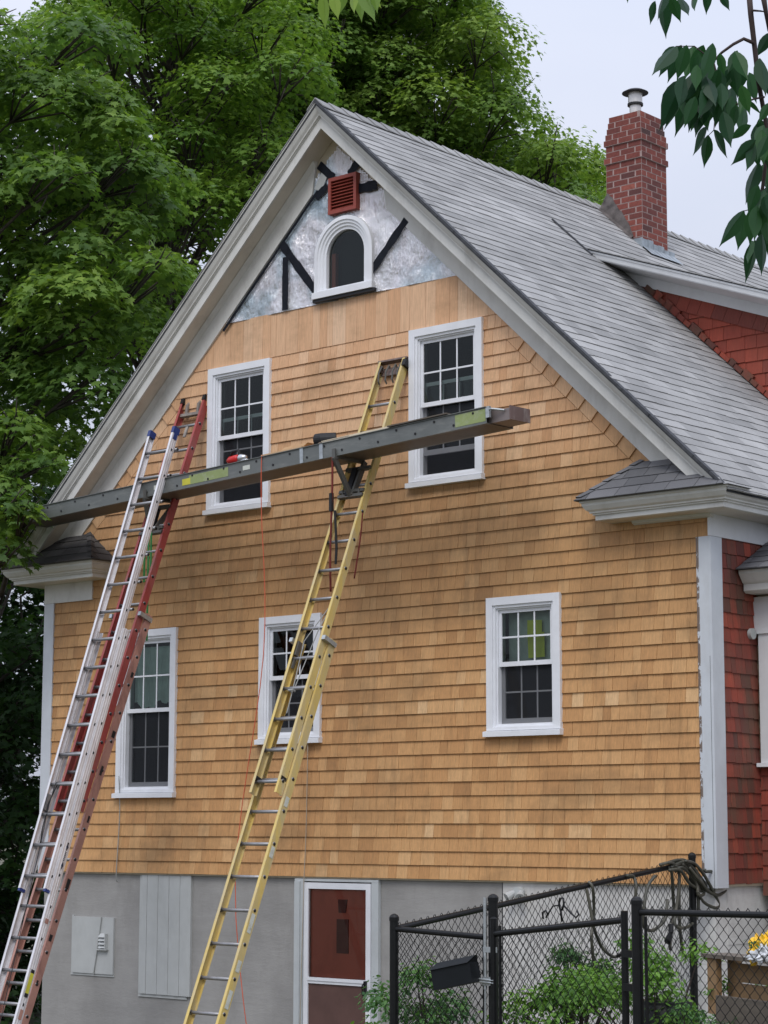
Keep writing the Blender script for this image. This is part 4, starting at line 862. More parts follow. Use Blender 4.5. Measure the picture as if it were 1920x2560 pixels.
# things lying on the plank
mb = MB(); a = P0+PD*3.83+PB*.05+PU*.02
mb.obox(a+PD*.18+PB*.08, PD*.28, PB*.10, PU*.006); mb.obox(a+PD*.24+PB*.13+PU*.03, PD*.16, PB*.06, PU*.024+PD*.05); tag(mb.build('loose_shingles', M['shin_loose']), 'loose new cedar shingles on the plank left of the black roll', 'shingles')
mb = MB(); a = P0+PD*4.43+PB*.09+PU*.065; mb.tube([a, a+PB*.01+PD*.05, a+PB*.1+PD*.16], .062, 20); mb.tube([a-PD*.001, a-PD*.004], .045, 20, 1); tag(mb.build('felt_roll', [M['rubber'], M['dark']], None), 'roll of black roofing felt lying on the plank', 'roll')
mb = MB(); a = P0+PD*4.71+PB*.05+PU*.018
for i in range(5): mb.obox(a+PD*(.05*i)+PB*.03*i, PD*.2, PB*.02, PU*.006+PD*.01)
tag(mb.build('scrap_pile', scuffed('scrap', (.12, .085, .06), (.5, .38, .25), .7)), 'dark scraps and offcuts heaped beside the black roll', 'scraps')
mb = MB(); a = P0+PD*5.13+PB*.12; mb.obox(a+PU*.022, PD*.58, PB*.09, PU*.008); mb.obox(a+PU*.006-PB*.02, PD*.55, PB*.09, PU*.007); tag(mb.build('pale_board', M['boardl']), 'pale thin boards lying along the plank by the yellow ladder', 'board')
mb = MB(); a = P0+PD*5.81+PB*.07+PU*.012; mb.obox(a, PD*.36, PB*.10, PU*.006); tag(mb.build('dark_board', M['woodd']), 'dark weathered board on the right half of the plank', 'board')
mt = thing('power_tool', 'red and silver power tool resting on the plank before the upper left window', 'tool', tuple(P0+PD*3.31))
mb = MB(); a = P0+PD*3.31+PB*.07+PU*.05
mb.tube([a-PD*.09, a-PD*.05, a+PD*.05, a+PD*.07], [.022, .042, .045, .03], 14); part(mb, 'motor_body', M['redtool'], mt, True)
mb = MB(); mb.tube([a+PD*.07, a+PD*.10, a+PD*.17], [.03, .045, .02], 14); mb.obox(a+PD*.14-PU*.03, PD*.07, PB*.03, PU*.004); part(mb, 'guard', M['silver'], mt, True)
mb = MB(); mb.tube([a-PD*.05+PU*.03, a-PD*.02+PU*.085, a+PD*.06+PU*.085, a+PD*.085+PU*.03], .014, 8); part(mb, 'handle', M['rubber'], mt, True)

# ------------------------------------------------------------------ chain link fence, gate and what hangs on them
P1f, P2f, P3f, P4f, P5f = Vector((8.48, -4.00, -1.6)), Vector((9.39, -4.05, -1.6)), Vector((10.86, -4.52, -1.6)), Vector((8.48, -.22, -1.6)), Vector((12.6, -4.87, -1.6))
def post(mb, p, zt, r=.030):
    mb.tube([(p.x, p.y, -2.2), (p.x, p.y, zt-.03)], r, 14); mb.tube([(p.x, p.y, zt-.045), (p.x, p.y, zt-.02), (p.x, p.y, zt-.004), (p.x, p.y, zt+.004)], [r+.004, r+.004, r*.75, r*.2], 14)
def chain(name, a, b, za, zb, zbot, parent, dw=.076, r=.0026, over=.045):
    a, b = Vector((a.x, a.y, 0)), Vector((b.x, b.y, 0)); Ln = (b-a).length; d = (b-a)/Ln; nn = Vector((-d.y, d.x, 0)); mb = MB(); n = int(Ln/dw*2); st = Ln/n; dh = dw/2*1.08
    for i in range(n+1):
        zt = za+(zb-za)*i/n+over*.8; k = int((zt-zbot)/dh); pts = []
        for j in range(k):
            s_ = (1 if (i+j) % 2 else -1); u = min(max(i*st+s_*st/2, 0), Ln); pts.append(a+d*u+nn*(.003*s_)+Vector((0, 0, zt-(j+((i) % 2)*0)*dh)))
        mb.tube(pts, r, 4, cap=False)
    return part(mb, name, M['black'], parent, True)
fe = thing('chain_link_fence', 'black chain link fence running from the gate corner back to the house', 'fence', (8.48, -2.1, -2.1), 'chain link fence runs')
mb = MB(); post(mb, P1f, -.135, .031); part(mb, 'post', M['black'], fe); mb = MB(); post(mb, P4f, .262, .030); part(mb, 'post', M['black'], fe)
mb = MB(); mb.tube([(8.48, -4.0, -.235), (8.48, -.23, .185)], .0215, 12); part(mb, 'top_rail', M['black'], fe)
chain('wire_mesh', P1f, P4f, -.235, .185, -1.3, fe)
mb = MB(); mb.tube([(8.48, -.26, .14), (8.48, -.28, -1.9)], .008, 6); part(mb, 'tension_bar', M['black'], fe)
ff = thing('chain_link_fence', 'short black chain link panel holding the black box, left of the gate', 'fence', (8.9, -4.03, -2.1), 'chain link fence runs')
mb = MB(); post(mb, P2f, .02, .033); part(mb, 'gate_post', M['black'], ff)
mb = MB(); mb.tube([(8.5, -4.0, -.235), (9.31, -4.045, -.262)], .020, 12); part(mb, 'top_rail', M['black'], ff)
mb = MB(); mb.tube([(9.31, -4.045, -.19), (9.31, -4.045, -2.)], .0115, 8); part(mb, 'tension_bar', M['black'], ff)
chain('wire_mesh', Vector((8.5, -4.0, 0)), Vector((9.31, -4.045, 0)), -.26, -.285, -1.3, ff, over=0)
fg = thing('chain_link_fence', 'black chain link fence in front of the wooden planter, right of the gate', 'fence', (11.7, -4.7, -2.1), 'chain link fence runs')
mb = MB(); post(mb, P3f, .045, .034); part(mb, 'gate_post', M['black'], fg)
mb = MB(); mb.tube([(10.90, -4.53, -.045), (12.6, -4.87, -.02)], .020, 12); mb.tube([(10.93, -4.53, -.07), (10.93, -4.53, -2)], .010, 6); part(mb, 'top_rail', M['black'], fg)
chain('wire_mesh', Vector((10.93, -4.53, 0)), Vector((12.6, -4.87, 0)), -.045, -.02, -1.3, fg)
gt = thing('chain_link_gate', 'black chain link gate between the two capped posts', 'gate', (10.0, -4.2, -2.1))
G0, G1 = Vector((9.435, -4.085, 0)), Vector((10.70, -4.42, 0))
mb = MB(); mb.tube([G0+Vector((0, 0, -.235)), G1+Vector((0, 0, -.10))], .021, 12); mb.tube([G1+Vector((0, 0, -.045)), G1+Vector((0, 0, -1.21))], .023, 12); mb.tube([G0+Vector((-.015, 0, -.135)), G0+Vector((-.015, 0, -1.21))], .023, 12)
mb.tube([G0+Vector((-.015, 0, -.137)), G0+Vector((-.015, 0, -.125))], [.027, .01], 12); mb.tube([G0+Vector((0, 0, -1.2)), G1+Vector((0, 0, -1.2))], .021, 12); part(mb, 'gate_frame', M['black'], gt)
mb = MB(); d = (G1-G0).normalized(); mb.tube([G0+d*.05+Vector((0, 0, -.18)), G0+d*.05+Vector((0, 0, -1.21))], .011, 8); part(mb, 'tension_bar', M['black'], gt)
chain('wire_mesh', G0+d*.05, G1, -.235, -.10, -1.2, gt)
mb = MB()
for z in (-.30, -.50): mb.obox(G1.lerp(P3f, .5)*1+Vector((0, 0, -G1.lerp(P3f, .5).z+z)), (.07, -.02, 0), (.006, .012, 0), (0, 0, .022)); 
for z in (-.30,): mb.tube([G1+Vector((-.07, .02, z-.02)), G1+Vector((0, 0, z))], .012, 6)
part(mb, 'hinge', M['black'], gt)
mb = MB(); mb.tube([P2f+Vector((-.045, -.03, 1.62-.02)), P2f+Vector((-.045, -.03, 1.0))], .012, 10); mb.obox(P2f+Vector((0, -.035, 1.26)), (.055, 0, 0), (0, .006, 0), (0, 0, .018)); mb.obox(P2f+Vector((-.01, -.035, 1.055)), (.05, 0, 0), (0, .012, 0), (0, 0, .028))
for z in (1.045, 1.062): mb.tube([P2f+Vector((-.17, -.055, z+.01)), P2f+Vector((.04, -.05, z))], .008, 8)
mb.tube([P2f+Vector((-.045, -.03, 1.0)), P2f+Vector((-.045, -.03, -.2))], .007, 8); part(mb, 'latch', M['galv'], gt)
def scroll(c, r, a0, a1, ax): return [c+ax*(r*(1-.4*i/14)*math.cos(a0+(a1-a0)*i/14))+Vector((0, 0, r*(1-.4*i/14)*math.sin(a0+(a1-a0)*i/14))) for i in range(15)]
h = at(1405, 2296, 13.75); mb = MB()
mb.tube([h+Vector((0, 0, -.02)), h+d*-.01+Vector((0, 0, .04)), h+d*-.03+Vector((0, 0, .085)), h+d*-.02+Vector((0, 0, .125)), h+d*.015+Vector((0, 0, .125)), h+d*.02+Vector((0, 0, .09)), h+Vector((0, 0, .05))], .007, 8)
mb.tube([h+d*-.19+Vector((0, 0, -.01)), h+d*-.20+Vector((0, 0, .03)), h+d*-.165+Vector((0, 0, .045)), h+d*-.145+Vector((0, 0, .02))], .006, 8); mb.tube([h+d*-.165+Vector((0, 0, .0)), h+d*-.09+Vector((0, 0, .075)), h+d*-.03+Vector((0, 0, .08))], .005, 8)
mb.tube([h+d*.02+Vector((0, 0, .08)), h+d*.10+Vector((0, 0, .03)), h+d*.14+Vector((0, 0, .01)), h+d*.17+Vector((0, 0, .03)), h+d*.15+Vector((0, 0, .05))], .006, 8)
tag(mb.build('scroll_hook', M['black'], None, True), 'black wrought iron scroll hook on top of the gate', 'hook')
bx = thing('fence_box', 'black lidded box hanging on the chain link panel left of the gate', 'box', (9.08, -4.12, -.6))
c = (at(1084, 2420, 14.35)+at(1199, 2462, 14.35))/2; ex = (at(1198, 2400, 14.25)-at(1084, 2424, 14.45)).normalized(); ez = Vector((0.03, 0, 1)).cross(ex).cross(ex)*-1; ez = (Vector((0, 0, 1))-ex*ex.z).normalized(); ey = ez.cross(ex)
c = at(1140, 2440, 14.4)
mb = MB(); bw, bd, bh = .158, .055, .066
mb.obox(c, ex*bw, ey*bd, ez*bh); part(mb, 'box_body', M['boxm'], bx)
mb = MB(); t0 = c+ez*(bh+.001); mb.prism([t0-ex*(bw+.008)-ey*(bd+.012), t0-ex*(bw+.008)+ey*(bd+.004), t0-ex*(bw-.0)+ey*(bd)+ez*.04, t0-ex*(bw-.03)-ey*(bd*.2)+ez*.042], ex*(bw*2-.0), 0); part(mb, 'box_lid', M['boxm'], bx)
def onx(px, py, x0):
    dd = (CF+(px-960)/FPX*CR-(py-1280)/FPX*CU); t = (x0-CAMP[0])/dd.x; return Vector(CAMP)+dd*t
def hp(L_, ox, oy, f, x0): return [onx(ox+a/f, oy+b/f, x0+random.uniform(-.025, .025)) for a, b in L_]
hs = thing('garden_hose', 'coiled grey green garden hose draped over the fence top by the house corner', 'hose', (8.5, -.6, .1))
loops = [[(510, 300), (600, 330), (622, 600), (630, 780), (600, 980), (590, 1200)], [(480, 270), (600, 250), (680, 330), (690, 500), (660, 740), (640, 900), (690, 960), (800, 940), (880, 850), (900, 700), (870, 480), (780, 280), (700, 230)],
 [(760, 230), (860, 260), (960, 380), (1060, 560), (1120, 700), (1080, 740), (960, 680), (890, 560)], [(960, 330), (1060, 330), (1170, 400), (1210, 500), (1150, 590), (1060, 590), (960, 470), (870, 330), (800, 240)],
 [(120, 390), (190, 400), (220, 500), (215, 620), (240, 900)], [(430, 390), (350, 500), (310, 700), (300, 930), (380, 990), (460, 950), (540, 850), (560, 650)],
 [(560, 250), (700, 220), (800, 300), (900, 500), (1000, 560), (1060, 600)], [(600, 300), (740, 240), (860, 330), (930, 480), (1040, 570)], [(660, 300), (780, 330), (880, 480), (900, 600), (960, 570), (840, 380), (720, 260)], [(690, 430), (690, 700), (700, 1000), (735, 1260)], [(640, 350), (720, 300), (830, 420), (860, 620)],
 [(980, 345), (1090, 350), (1190, 430), (1205, 530), (1120, 600), (1010, 560), (900, 430), (800, 300)], [(600, 260), (720, 215), (820, 270), (930, 420), (1040, 540), (1120, 600)], [(640, 290), (760, 250), (880, 360), (960, 500), (1010, 560)], [(580, 330), (700, 330), (800, 470), (930, 560)]]
for i, l in enumerate(loops):
    P = hp(l, 1540, 2100, 4.366, 8.50+(.03*(i % 3)-.02)); o = []
    for a in range(len(P)-1):
        p0, p1, p2, p3 = P[max(a-1, 0)], P[a], P[a+1], P[min(a+2, len(P)-1)]
        for j in range(6):
            t = j/6; o.append(.5*((2*p1)+(p2-p0)*t+(2*p0-5*p1+4*p2-p3)*t*t+(3*p1-p0-3*p2+p3)*t**3))
    o.append(P[-1]); mb = MB(); mb.tube(o, .0135, 8); part(mb, 'hose_loop', M['hose'], hs, True)
for l in ([(1270, 20), (1320, 100), (1330, 400), (1305, 600), (1330, 900), (1390, 1200)], [(1250, 90), (1290, 300), (1330, 520), (1400, 700), (1480, 800), (1560, 840), (1640, 800)]):
    P = hp(l, 1180, 2200, 4.366, 8.50); o = []
    for a in range(len(P)-1):
        p0, p1, p2, p3 = P[max(a-1, 0)], P[a], P[a+1], P[min(a+2, len(P)-1)]
        for j in range(6):
            t = j/6; o.append(.5*((2*p1)+(p2-p0)*t+(2*p0-5*p1+4*p2-p3)*t*t+(3*p1-p0-3*p2+p3)*t**3))
    o.append(P[-1]); mb = MB(); mb.tube(o, .0125, 8); part(mb, 'hose_loop', M['hose'], hs, True)
mb = MB(); q = hp([(600, 920), (600, 1010), (570, 1090), (560, 1110)], 1540, 2100, 4.366, 8.52); mb.tube([q[0], q[1]], .022, 10); mb.tube([q[1], q[2], q[3]], [.018, .03, .028], 10); part(mb, 'nozzle', M['rubber'], hs)

# ------------------------------------------------------------------ raised planter, pots
pl = thing('raised_planter', 'raised wooden garden planter box behind the right fence', 'planter', (11.3, -3.8, -2.1))
A_ = at(1745, 2388, 14.0); B_ = at(1960, 2398, 13.1); dx = (B_-A_); dx.z = 0; dx.normalize(); dy = Vector((-dx.y, dx.x, 0)); dl = 1.6
zt = A_.z
mb = MB(); mb.obox(A_+dx*dl/2+dy*.12, dx*dl/2, dy*.10, Vector((0, 0, .012))); part(mb, 'shelf_board', M['woodd'], pl)
for e in (.12, dl-.1):
    mb = MB(); mb.obox(A_+dx*e+dy*.20+Vector((0, 0, -.55)), dx*.04, dy*.03, Vector((0, 0, .53))); part(mb, 'leg', M['wood'], pl)
mb = MB(); mb.obox(A_+dx*.10+dy*.06+Vector((0, 0, -.19)), dx*.055, dy*.02, Vector((0, 0, .175))); part(mb, 'post', M['wood'], pl)
for k in range(3):
    mb = MB(); mb.obox(A_+dx*(dl/2+.10)+dy*.16+Vector((0, 0, -.10-.125*k)), dx*(dl/2-.08), dy*.012, Vector((0, 0, .058))); part(mb, 'side_board', M['wood'], pl)
C_ = at(1795, 2490, 13.6); 
for k in range(2):
    mb = MB(); mb.obox(C_+dx*.8+Vector((0, 0, -.075-.17*k)), dx*.8, dy*.018, Vector((0, 0, .08))); part(mb, 'front_board', M['woodd'], pl, label='grey weathered front board of the planter')
mb = MB(); q = at(1660, 2600, 14.9); mb.tube([q+Vector((0, 0, -.26)), q, q+Vector((0, 0, .10)), q+Vector((0, 0, .26)), q+Vector((0, 0, .265)), q+Vector((0, 0, .24))], [.14, .16, .175, .20, .21, .18], 20); tag(mb.build('plant_pot', M['pot'], None, True), 'black plastic plant pot behind the second gate post', 'plant pot')
mb = MB(); q = at(1690, 2518, 14.9); mb.tube([q+Vector((0, 0, -.06)), q+Vector((0, 0, .02)), q+Vector((.01, 0, .06)), q+Vector((.015, 0, .13))], [.035, .036, .012, .010], 12); tag(mb.build('white_bottle', M['white_plastic'], None, True), 'small white plastic bottle among the leaves by the pot', 'bottle')
bag = thing('soil_bag', 'crumpled yellow and white bag with a seedling growing in it on the planter shelf', 'bag', tuple(at(1890, 2390, 13.0)))
def blob(c, rx, ry, rz, seed, n=18, m=26, amp=.25, cut=None):
    vs, fs = [], []
    for i in range(n+1):
        for j in range(m):
            th = math.pi*i/n; ph = 2*math.pi*j/m; v = Vector((math.sin(th)*math.cos(ph), math.sin(th)*math.sin(ph), math.cos(th)))
            k = 1+amp*mathutils.noise.fractal(v*2.2+Vector((seed, 0, 0)), 1, 2, 4); vs.append(Vector((c.x+v.x*rx*k, c.y+v.y*ry*k, c.z+v.z*rz*k)))
    for i in range(n):
        for j in range(m): fs.append((i*m+j, i*m+(j+1) % m, (i+1)*m+(j+1) % m, (i+1)*m+j))
    return vs, fs
c = at(1888, 2372, 13.05)
mb = MB(); mb.add(*blob(c+Vector((.0, .02, -.01)), .062, .05, .078, 3.3, amp=.5)); part(mb, 'yellow_side', M['yellowf'], bag)
mb = MB(); mb.add(*blob(c+Vector((.085, .0, .015)), .06, .05, .075, 8.3, amp=.5)); part(mb, 'yellow_side', M['yellowf'], bag)
mb = MB(); mb.add(*blob(c+Vector((.055, -.04, -.045)), .075, .035, .032, 5.1, amp=.9)); mb.add(*blob(c+Vector((.09, -.05, -.02)), .035, .03, .045, 6.1, amp=.9)); part(mb, 'white_side', M['white_plastic'], bag)

# ------------------------------------------------------------------ leaves
MAPLE = np.array([(0, -.12), (.16, -.06), (.42, -.16), (.34, .04), (.62, .22), (.36, .26), (.38, .40), (.17, .34), (.12, .50), (0, .86), (-.12, .50), (-.17, .34), (-.38, .40), (-.36, .26), (-.62, .22), (-.34, .04), (-.42, -.16), (-.16, -.06)])
MAPLE5 = np.array([(0, -.1), (.40, -.12), (.32, .08), (.6, .28), (.22, .34), (0, .86), (-.22, .34), (-.6, .28), (-.32, .08), (-.40, -.12)])
OVAL = np.array([(0, -.05), (.20, .15), (.26, .42), (.16, .72), (0, 1.05), (-.16, .72), (-.26, .42), (-.20, .15)])
def leaf_mesh(name, pos, nrm, tip, size, tone, tmpl, mat, parent, label=None, fold=.12, pair=None):
    n = len(pos)
    if pair: t = np.concatenate([np.repeat(pair[0][None], n//2, 0), np.repeat(pair[1][None], n-n//2, 0)])
    else: t = tmpl[None]
    k = t.shape[1]
    nrm = nrm/np.linalg.norm(nrm, axis=1, keepdims=True); tip = tip-nrm*np.sum(tip*nrm, 1, keepdims=True); tip /= np.linalg.norm(tip, axis=1, keepdims=True)+1e-9
    sd = np.cross(nrm, tip)
    z = -fold*np.abs(t[..., 0])-(.25*fold*2*t[..., 1]**2 if not pair else .12*t[..., 1]**2)
    v = pos[:, None, :]+size[:, None, None]*(sd[:, None, :]*t[..., 0, None]+tip[:, None, :]*t[..., 1, None]+nrm[:, None, :]*z[..., None])
    me = bpy.data.meshes.new(name); me.vertices.add(n*k); me.vertices.foreach_set('co', v.astype(np.float32).ravel())
    me.loops.add(n*k); me.loops.foreach_set('vertex_index', np.arange(n*k, dtype=np.int32)); me.polygons.add(n)
    me.polygons.foreach_set('loop_start', np.arange(n, dtype=np.int32)*k); me.polygons.foreach_set('loop_total', np.full(n, k, dtype=np.int32))
    me.materials.append(mat); a = me.attributes.new('tone', 'FLOAT', 'FACE'); a.data.foreach_set('value', np.clip(tone, 0, 1).astype(np.float32)); me.update(calc_edges=True)
    return link(name, me, parent, label)
def clump_leaves(cs, per, size, flat=.6, droop=.3, jit=.22):
    P, N_, T, S, C = [], [], [], [], []
    for (c, r) in cs:
        n = max(6, int(per*r*r*rng.uniform(.8, 1.2))); v = rng.normal(size=(n, 3)); v /= np.linalg.norm(v, axis=1, keepdims=True)
        v[:, 2] = np.where(v[:, 2] < -.25, -v[:, 2]*.6, v[:, 2]); rr = rng.uniform(.35, 1, n)**.5*(1+.22*np.sin(v[:, 0]*5+c[0]*3)*np.cos(v[:, 1]*4+c[1]*2))
        q = v*rr[:, None]*r; hr = np.hypot(q[:, 0], q[:, 1])/r; q[:, 2] = q[:, 2]*flat-droop*r*hr**2
        q += rng.normal(0, jit*size, q.shape)
        P.append(np.array(c)+q); out = v.copy(); out[:, 2] *= .3
        N_.append(np.array([0, 0, 1.])+out*.95+rng.normal(0, .42, (n, 3))); T.append(out+np.array([0, 0, -.35])+rng.normal(0, .5, (n, 3)))
        S.append(size*rng.uniform(.7, 1.2, n)); base = rng.uniform(.05, .6); C.append(np.clip(base+rng.normal(0, .16, n)+.22*(q[:, 2]/r), 0, 1))  # tone rises with height in each clump, painting in lit tops
    return map(np.concatenate, (P, N_, T, S, C))
def inpoly(x, y, poly):
    c = False; n = len(poly)
    for i in range(n):
        x1, y1 = poly[i]; x2, y2 = poly[(i+1) % n]
        if (y1 > y) != (y2 > y) and x < (x2-x1)*(y-y1)/(y2-y1)+x1: c = not c
    return c
def tree(name, label, poly, drange, rr, count, trunk, per, size, mat, tmpl, gaps=(), group='trees round the house', extra=(), tr=.22, flat=.6, limbs=1., clear=None):
    xs, ys = [p[0] for p in poly], [p[1] for p in poly]; cs = list(extra); tries = 0
    while len(cs) < count and tries < 20000:
        tries += 1; x, y = random.uniform(min(xs), max(xs)), random.uniform(min(ys), max(ys))
        if not inpoly(x, y, poly) or any((x-g[0])**2+(y-g[1])**2 < g[2]**2 for g in gaps): continue
        dd = random.uniform(*drange); r = random.uniform(*rr); c = at(x, y, dd)
        if any((Vector(q)-c).length < (r+r2)*.42 for q, r2 in cs): continue
        if clear and abs(x-trunk[0]-clear[2]*(y-400)) < clear[0] and clear[1][0] < y < clear[1][1] and dd < trunk[2]+.6: continue
        cs.append((tuple(c), r))
    tx, ty, td = trunk; b = at(tx, 1280, td); base = Vector((b.x, b.y, ground_z(b.x, b.y)-.1))
    t = thing(name, label, 'tree', tuple(base), group)
    top = max(q[0][2] for q in cs); lean = sum((Vector(q[0]) for q in cs), Vector())/len(cs)
    hh = top-base.z; mb = MB(); pts = []
    for i in range(13):
        f = i/12; pts.append(Vector((base.x+(lean.x-base.x)*.25*f*f+.12*math.sin(f*7+tx), base.y+(lean.y-base.y)*.25*f*f+.12*math.cos(f*6), base.z+hh*.92*f)))
    mb.tube(pts, [tr*(1-.82*i/12)+.02+(.10 if i == 0 else 0) for i in range(13)], 12)
    part(mb, 'trunk', M['bark'], t, True); mb = MB()
    for c, r in cs:
        if random.random() > limbs: continue
        c = Vector(c); zs_ = max(base.z+hh*.22, c.z-(c-Vector((base.x, base.y, c.z))).length*random.uniform(.6, 1.0)); f = min(.98, (zs_-base.z)/(hh*.92)); i = f*12; a = pts[int(i)].lerp(pts[min(12, int(i)+1)], i-int(i))
        rad = max(.018, tr*.36*(1-f*.6)); ll = (c-a).length; m0 = a.lerp(c, .22)+Vector((random.uniform(-.05, .05)*ll, random.uniform(-.05, .05)*ll, .03*ll)); m1 = a.lerp(c, .6)+Vector((random.uniform(-.09, .09)*ll, random.uniform(-.09, .09)*ll, .10*ll)); mb.tube([a, m0, m0.lerp(m1, .5)+Vector((0, 0, .02*ll)), m1, c, c+(c-m1)*.15], [rad*.9, rad*.7, rad*.5, rad*.36, rad*.16, .005], 6)
        for _ in range(5):
            v = Vector((random.gauss(0, 1), random.gauss(0, 1), random.gauss(0.2, .6))).normalized()*r*.85; mb.tube([m1.lerp(c, .6), c+v*.5, c+v], [rad*.25, .012, .004], 4)
    part(mb, 'limbs', M['bark'], t, True)
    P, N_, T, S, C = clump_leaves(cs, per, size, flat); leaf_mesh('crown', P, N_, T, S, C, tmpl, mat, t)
    return t
# left maple, close enough to see its lobed leaves, reaching in front of the eave
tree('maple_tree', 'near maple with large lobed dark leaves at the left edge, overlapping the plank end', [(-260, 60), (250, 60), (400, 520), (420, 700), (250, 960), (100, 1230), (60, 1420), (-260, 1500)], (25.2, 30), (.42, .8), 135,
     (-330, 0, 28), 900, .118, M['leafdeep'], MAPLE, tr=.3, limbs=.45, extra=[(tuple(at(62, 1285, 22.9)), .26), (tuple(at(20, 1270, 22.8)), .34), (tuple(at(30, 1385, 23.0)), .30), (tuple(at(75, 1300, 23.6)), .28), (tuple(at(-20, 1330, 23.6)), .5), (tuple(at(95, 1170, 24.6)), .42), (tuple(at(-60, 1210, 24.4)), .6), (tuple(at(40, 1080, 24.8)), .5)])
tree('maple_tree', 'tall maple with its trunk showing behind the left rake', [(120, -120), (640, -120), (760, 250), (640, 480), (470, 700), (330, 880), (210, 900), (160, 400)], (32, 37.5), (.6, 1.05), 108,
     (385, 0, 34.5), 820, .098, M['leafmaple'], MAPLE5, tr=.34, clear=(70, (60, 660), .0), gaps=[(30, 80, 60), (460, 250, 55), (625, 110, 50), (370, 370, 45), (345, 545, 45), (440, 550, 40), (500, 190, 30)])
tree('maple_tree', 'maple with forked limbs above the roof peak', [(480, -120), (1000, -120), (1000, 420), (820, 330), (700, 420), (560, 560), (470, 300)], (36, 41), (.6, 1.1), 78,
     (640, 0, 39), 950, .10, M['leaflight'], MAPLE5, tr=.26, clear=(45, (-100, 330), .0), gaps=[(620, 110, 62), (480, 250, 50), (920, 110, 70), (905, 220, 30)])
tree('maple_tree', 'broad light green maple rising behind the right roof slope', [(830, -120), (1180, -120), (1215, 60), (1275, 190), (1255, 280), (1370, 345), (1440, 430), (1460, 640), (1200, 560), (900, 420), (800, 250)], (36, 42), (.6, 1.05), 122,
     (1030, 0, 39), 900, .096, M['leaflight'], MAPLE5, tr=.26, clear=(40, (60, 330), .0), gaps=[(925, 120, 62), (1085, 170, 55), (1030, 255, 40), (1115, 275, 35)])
tree('birch_tree', 'small far tree showing just left of the chimney', [(1490, 430), (1530, 400), (1580, 470), (1560, 640), (1450, 620)], (46, 50), (.5, .8), 12, (1530, 0, 48), 900, .12, M['leaflight'], MAPLE5, tr=.12)
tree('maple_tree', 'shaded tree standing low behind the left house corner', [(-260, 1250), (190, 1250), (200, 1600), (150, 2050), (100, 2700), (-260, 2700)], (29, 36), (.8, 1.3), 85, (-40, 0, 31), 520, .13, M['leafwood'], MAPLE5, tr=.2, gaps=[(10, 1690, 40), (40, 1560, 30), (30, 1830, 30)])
# bushes far behind closing the ground line at the left
cs = [(tuple(Vector((-30+random.uniform(-1, 1)+i*1.7, 18+random.uniform(0, 9)+.15*i, random.uniform(-1.6, 2.6)))), random.uniform(1.3, 2.1)) for i in range(26)]
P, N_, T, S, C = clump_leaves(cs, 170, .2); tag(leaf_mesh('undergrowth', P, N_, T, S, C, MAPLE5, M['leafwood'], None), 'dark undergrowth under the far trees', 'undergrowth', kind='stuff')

def bush(name, label, px, py, d, r, n, size, mat, tmpl=OVAL, h=1.0, cat='bush', group='plants along the foundation', spread=1.):
    c = at(px, py, d); g = ground_z(c.x, c.y); t = thing(name, label, cat, (c.x, c.y, g), group)
    cs = [(tuple(c+Vector((random.gauss(0, r*.5*spread), random.gauss(0, r*.5), random.uniform(-.8*h, .55)*r))), r*random.uniform(.35, .55)) for _ in range(n)]
    P, N_, T, S, C = clump_leaves(cs, 1/(size*size)*14, size, 1.0, .1, .5); leaf_mesh('foliage', P, N_, T, S, C, tmpl, mat, t)
    mb = MB()
    for q, rr_ in cs:
        q = Vector(q); mb.tube([(c.x+(q.x-c.x)*.2, c.y+(q.y-c.y)*.2, g), ((c.x+q.x)/2, (c.y+q.y)/2, (g+q.z)/2), q], [.012, .009, .004], 5)
    part(mb, 'stems', M['twig'], t); return t
bush('garden_shrub', 'leafy shrub behind the panel that holds the black box', 1075, 2510, 16.4, .42, 11, .045, M['leafherb'])
bush('garden_shrub', 'bright green shrub low behind the left half of the gate', 1290, 2560, 16.0, .34, 10, .05, M['leafbush'])
bush('garden_shrub', 'broad dark green shrub behind the right half of the gate', 1450, 2555, 16.2, .44, 13, .055, M['leafbush'])
bush('garden_shrub', 'taller loose shrub against the foundation behind the gate', 1440, 2440, 17.3, .28, 8, .04, M['leafherb'], h=1.5)
bush('potted_plant', 'tall bright green plant growing in the black pot', 1640, 2430, 15.0, .36, 13, .042, M['leafbush'], h=1.3, cat='plant')
bush('fern', 'feathery low plant between the pot and the planter', 1750, 2570, 14.6, .22, 7, .03, M['leafherb'], cat='plant')
bush('seedlings', 'low green seedlings growing in the planter box', 1870, 2485, 13.9, .12, 7, .03, M['leafbush'], cat='plant', h=.4, spread=2.2)
bush('garden_shrub', 'pale leafy tips beside the basement door', 935, 2600, 16.8, .17, 5, .05, M['leafbush'])
bush('garden_shrub', 'small green plant at the lower right below the planter', 1860, 2580, 13.4, .14, 5, .04, M['leafherb'], cat='plant')
c = at(1885, 2368, 12.98); P, N_, T, S, C = clump_leaves([(tuple(c), .05)], 9000, .03, 1.2, .1, .5); leaf_mesh('seedling', P, N_, T, S, C, OVAL, M['leafherb'], bag)

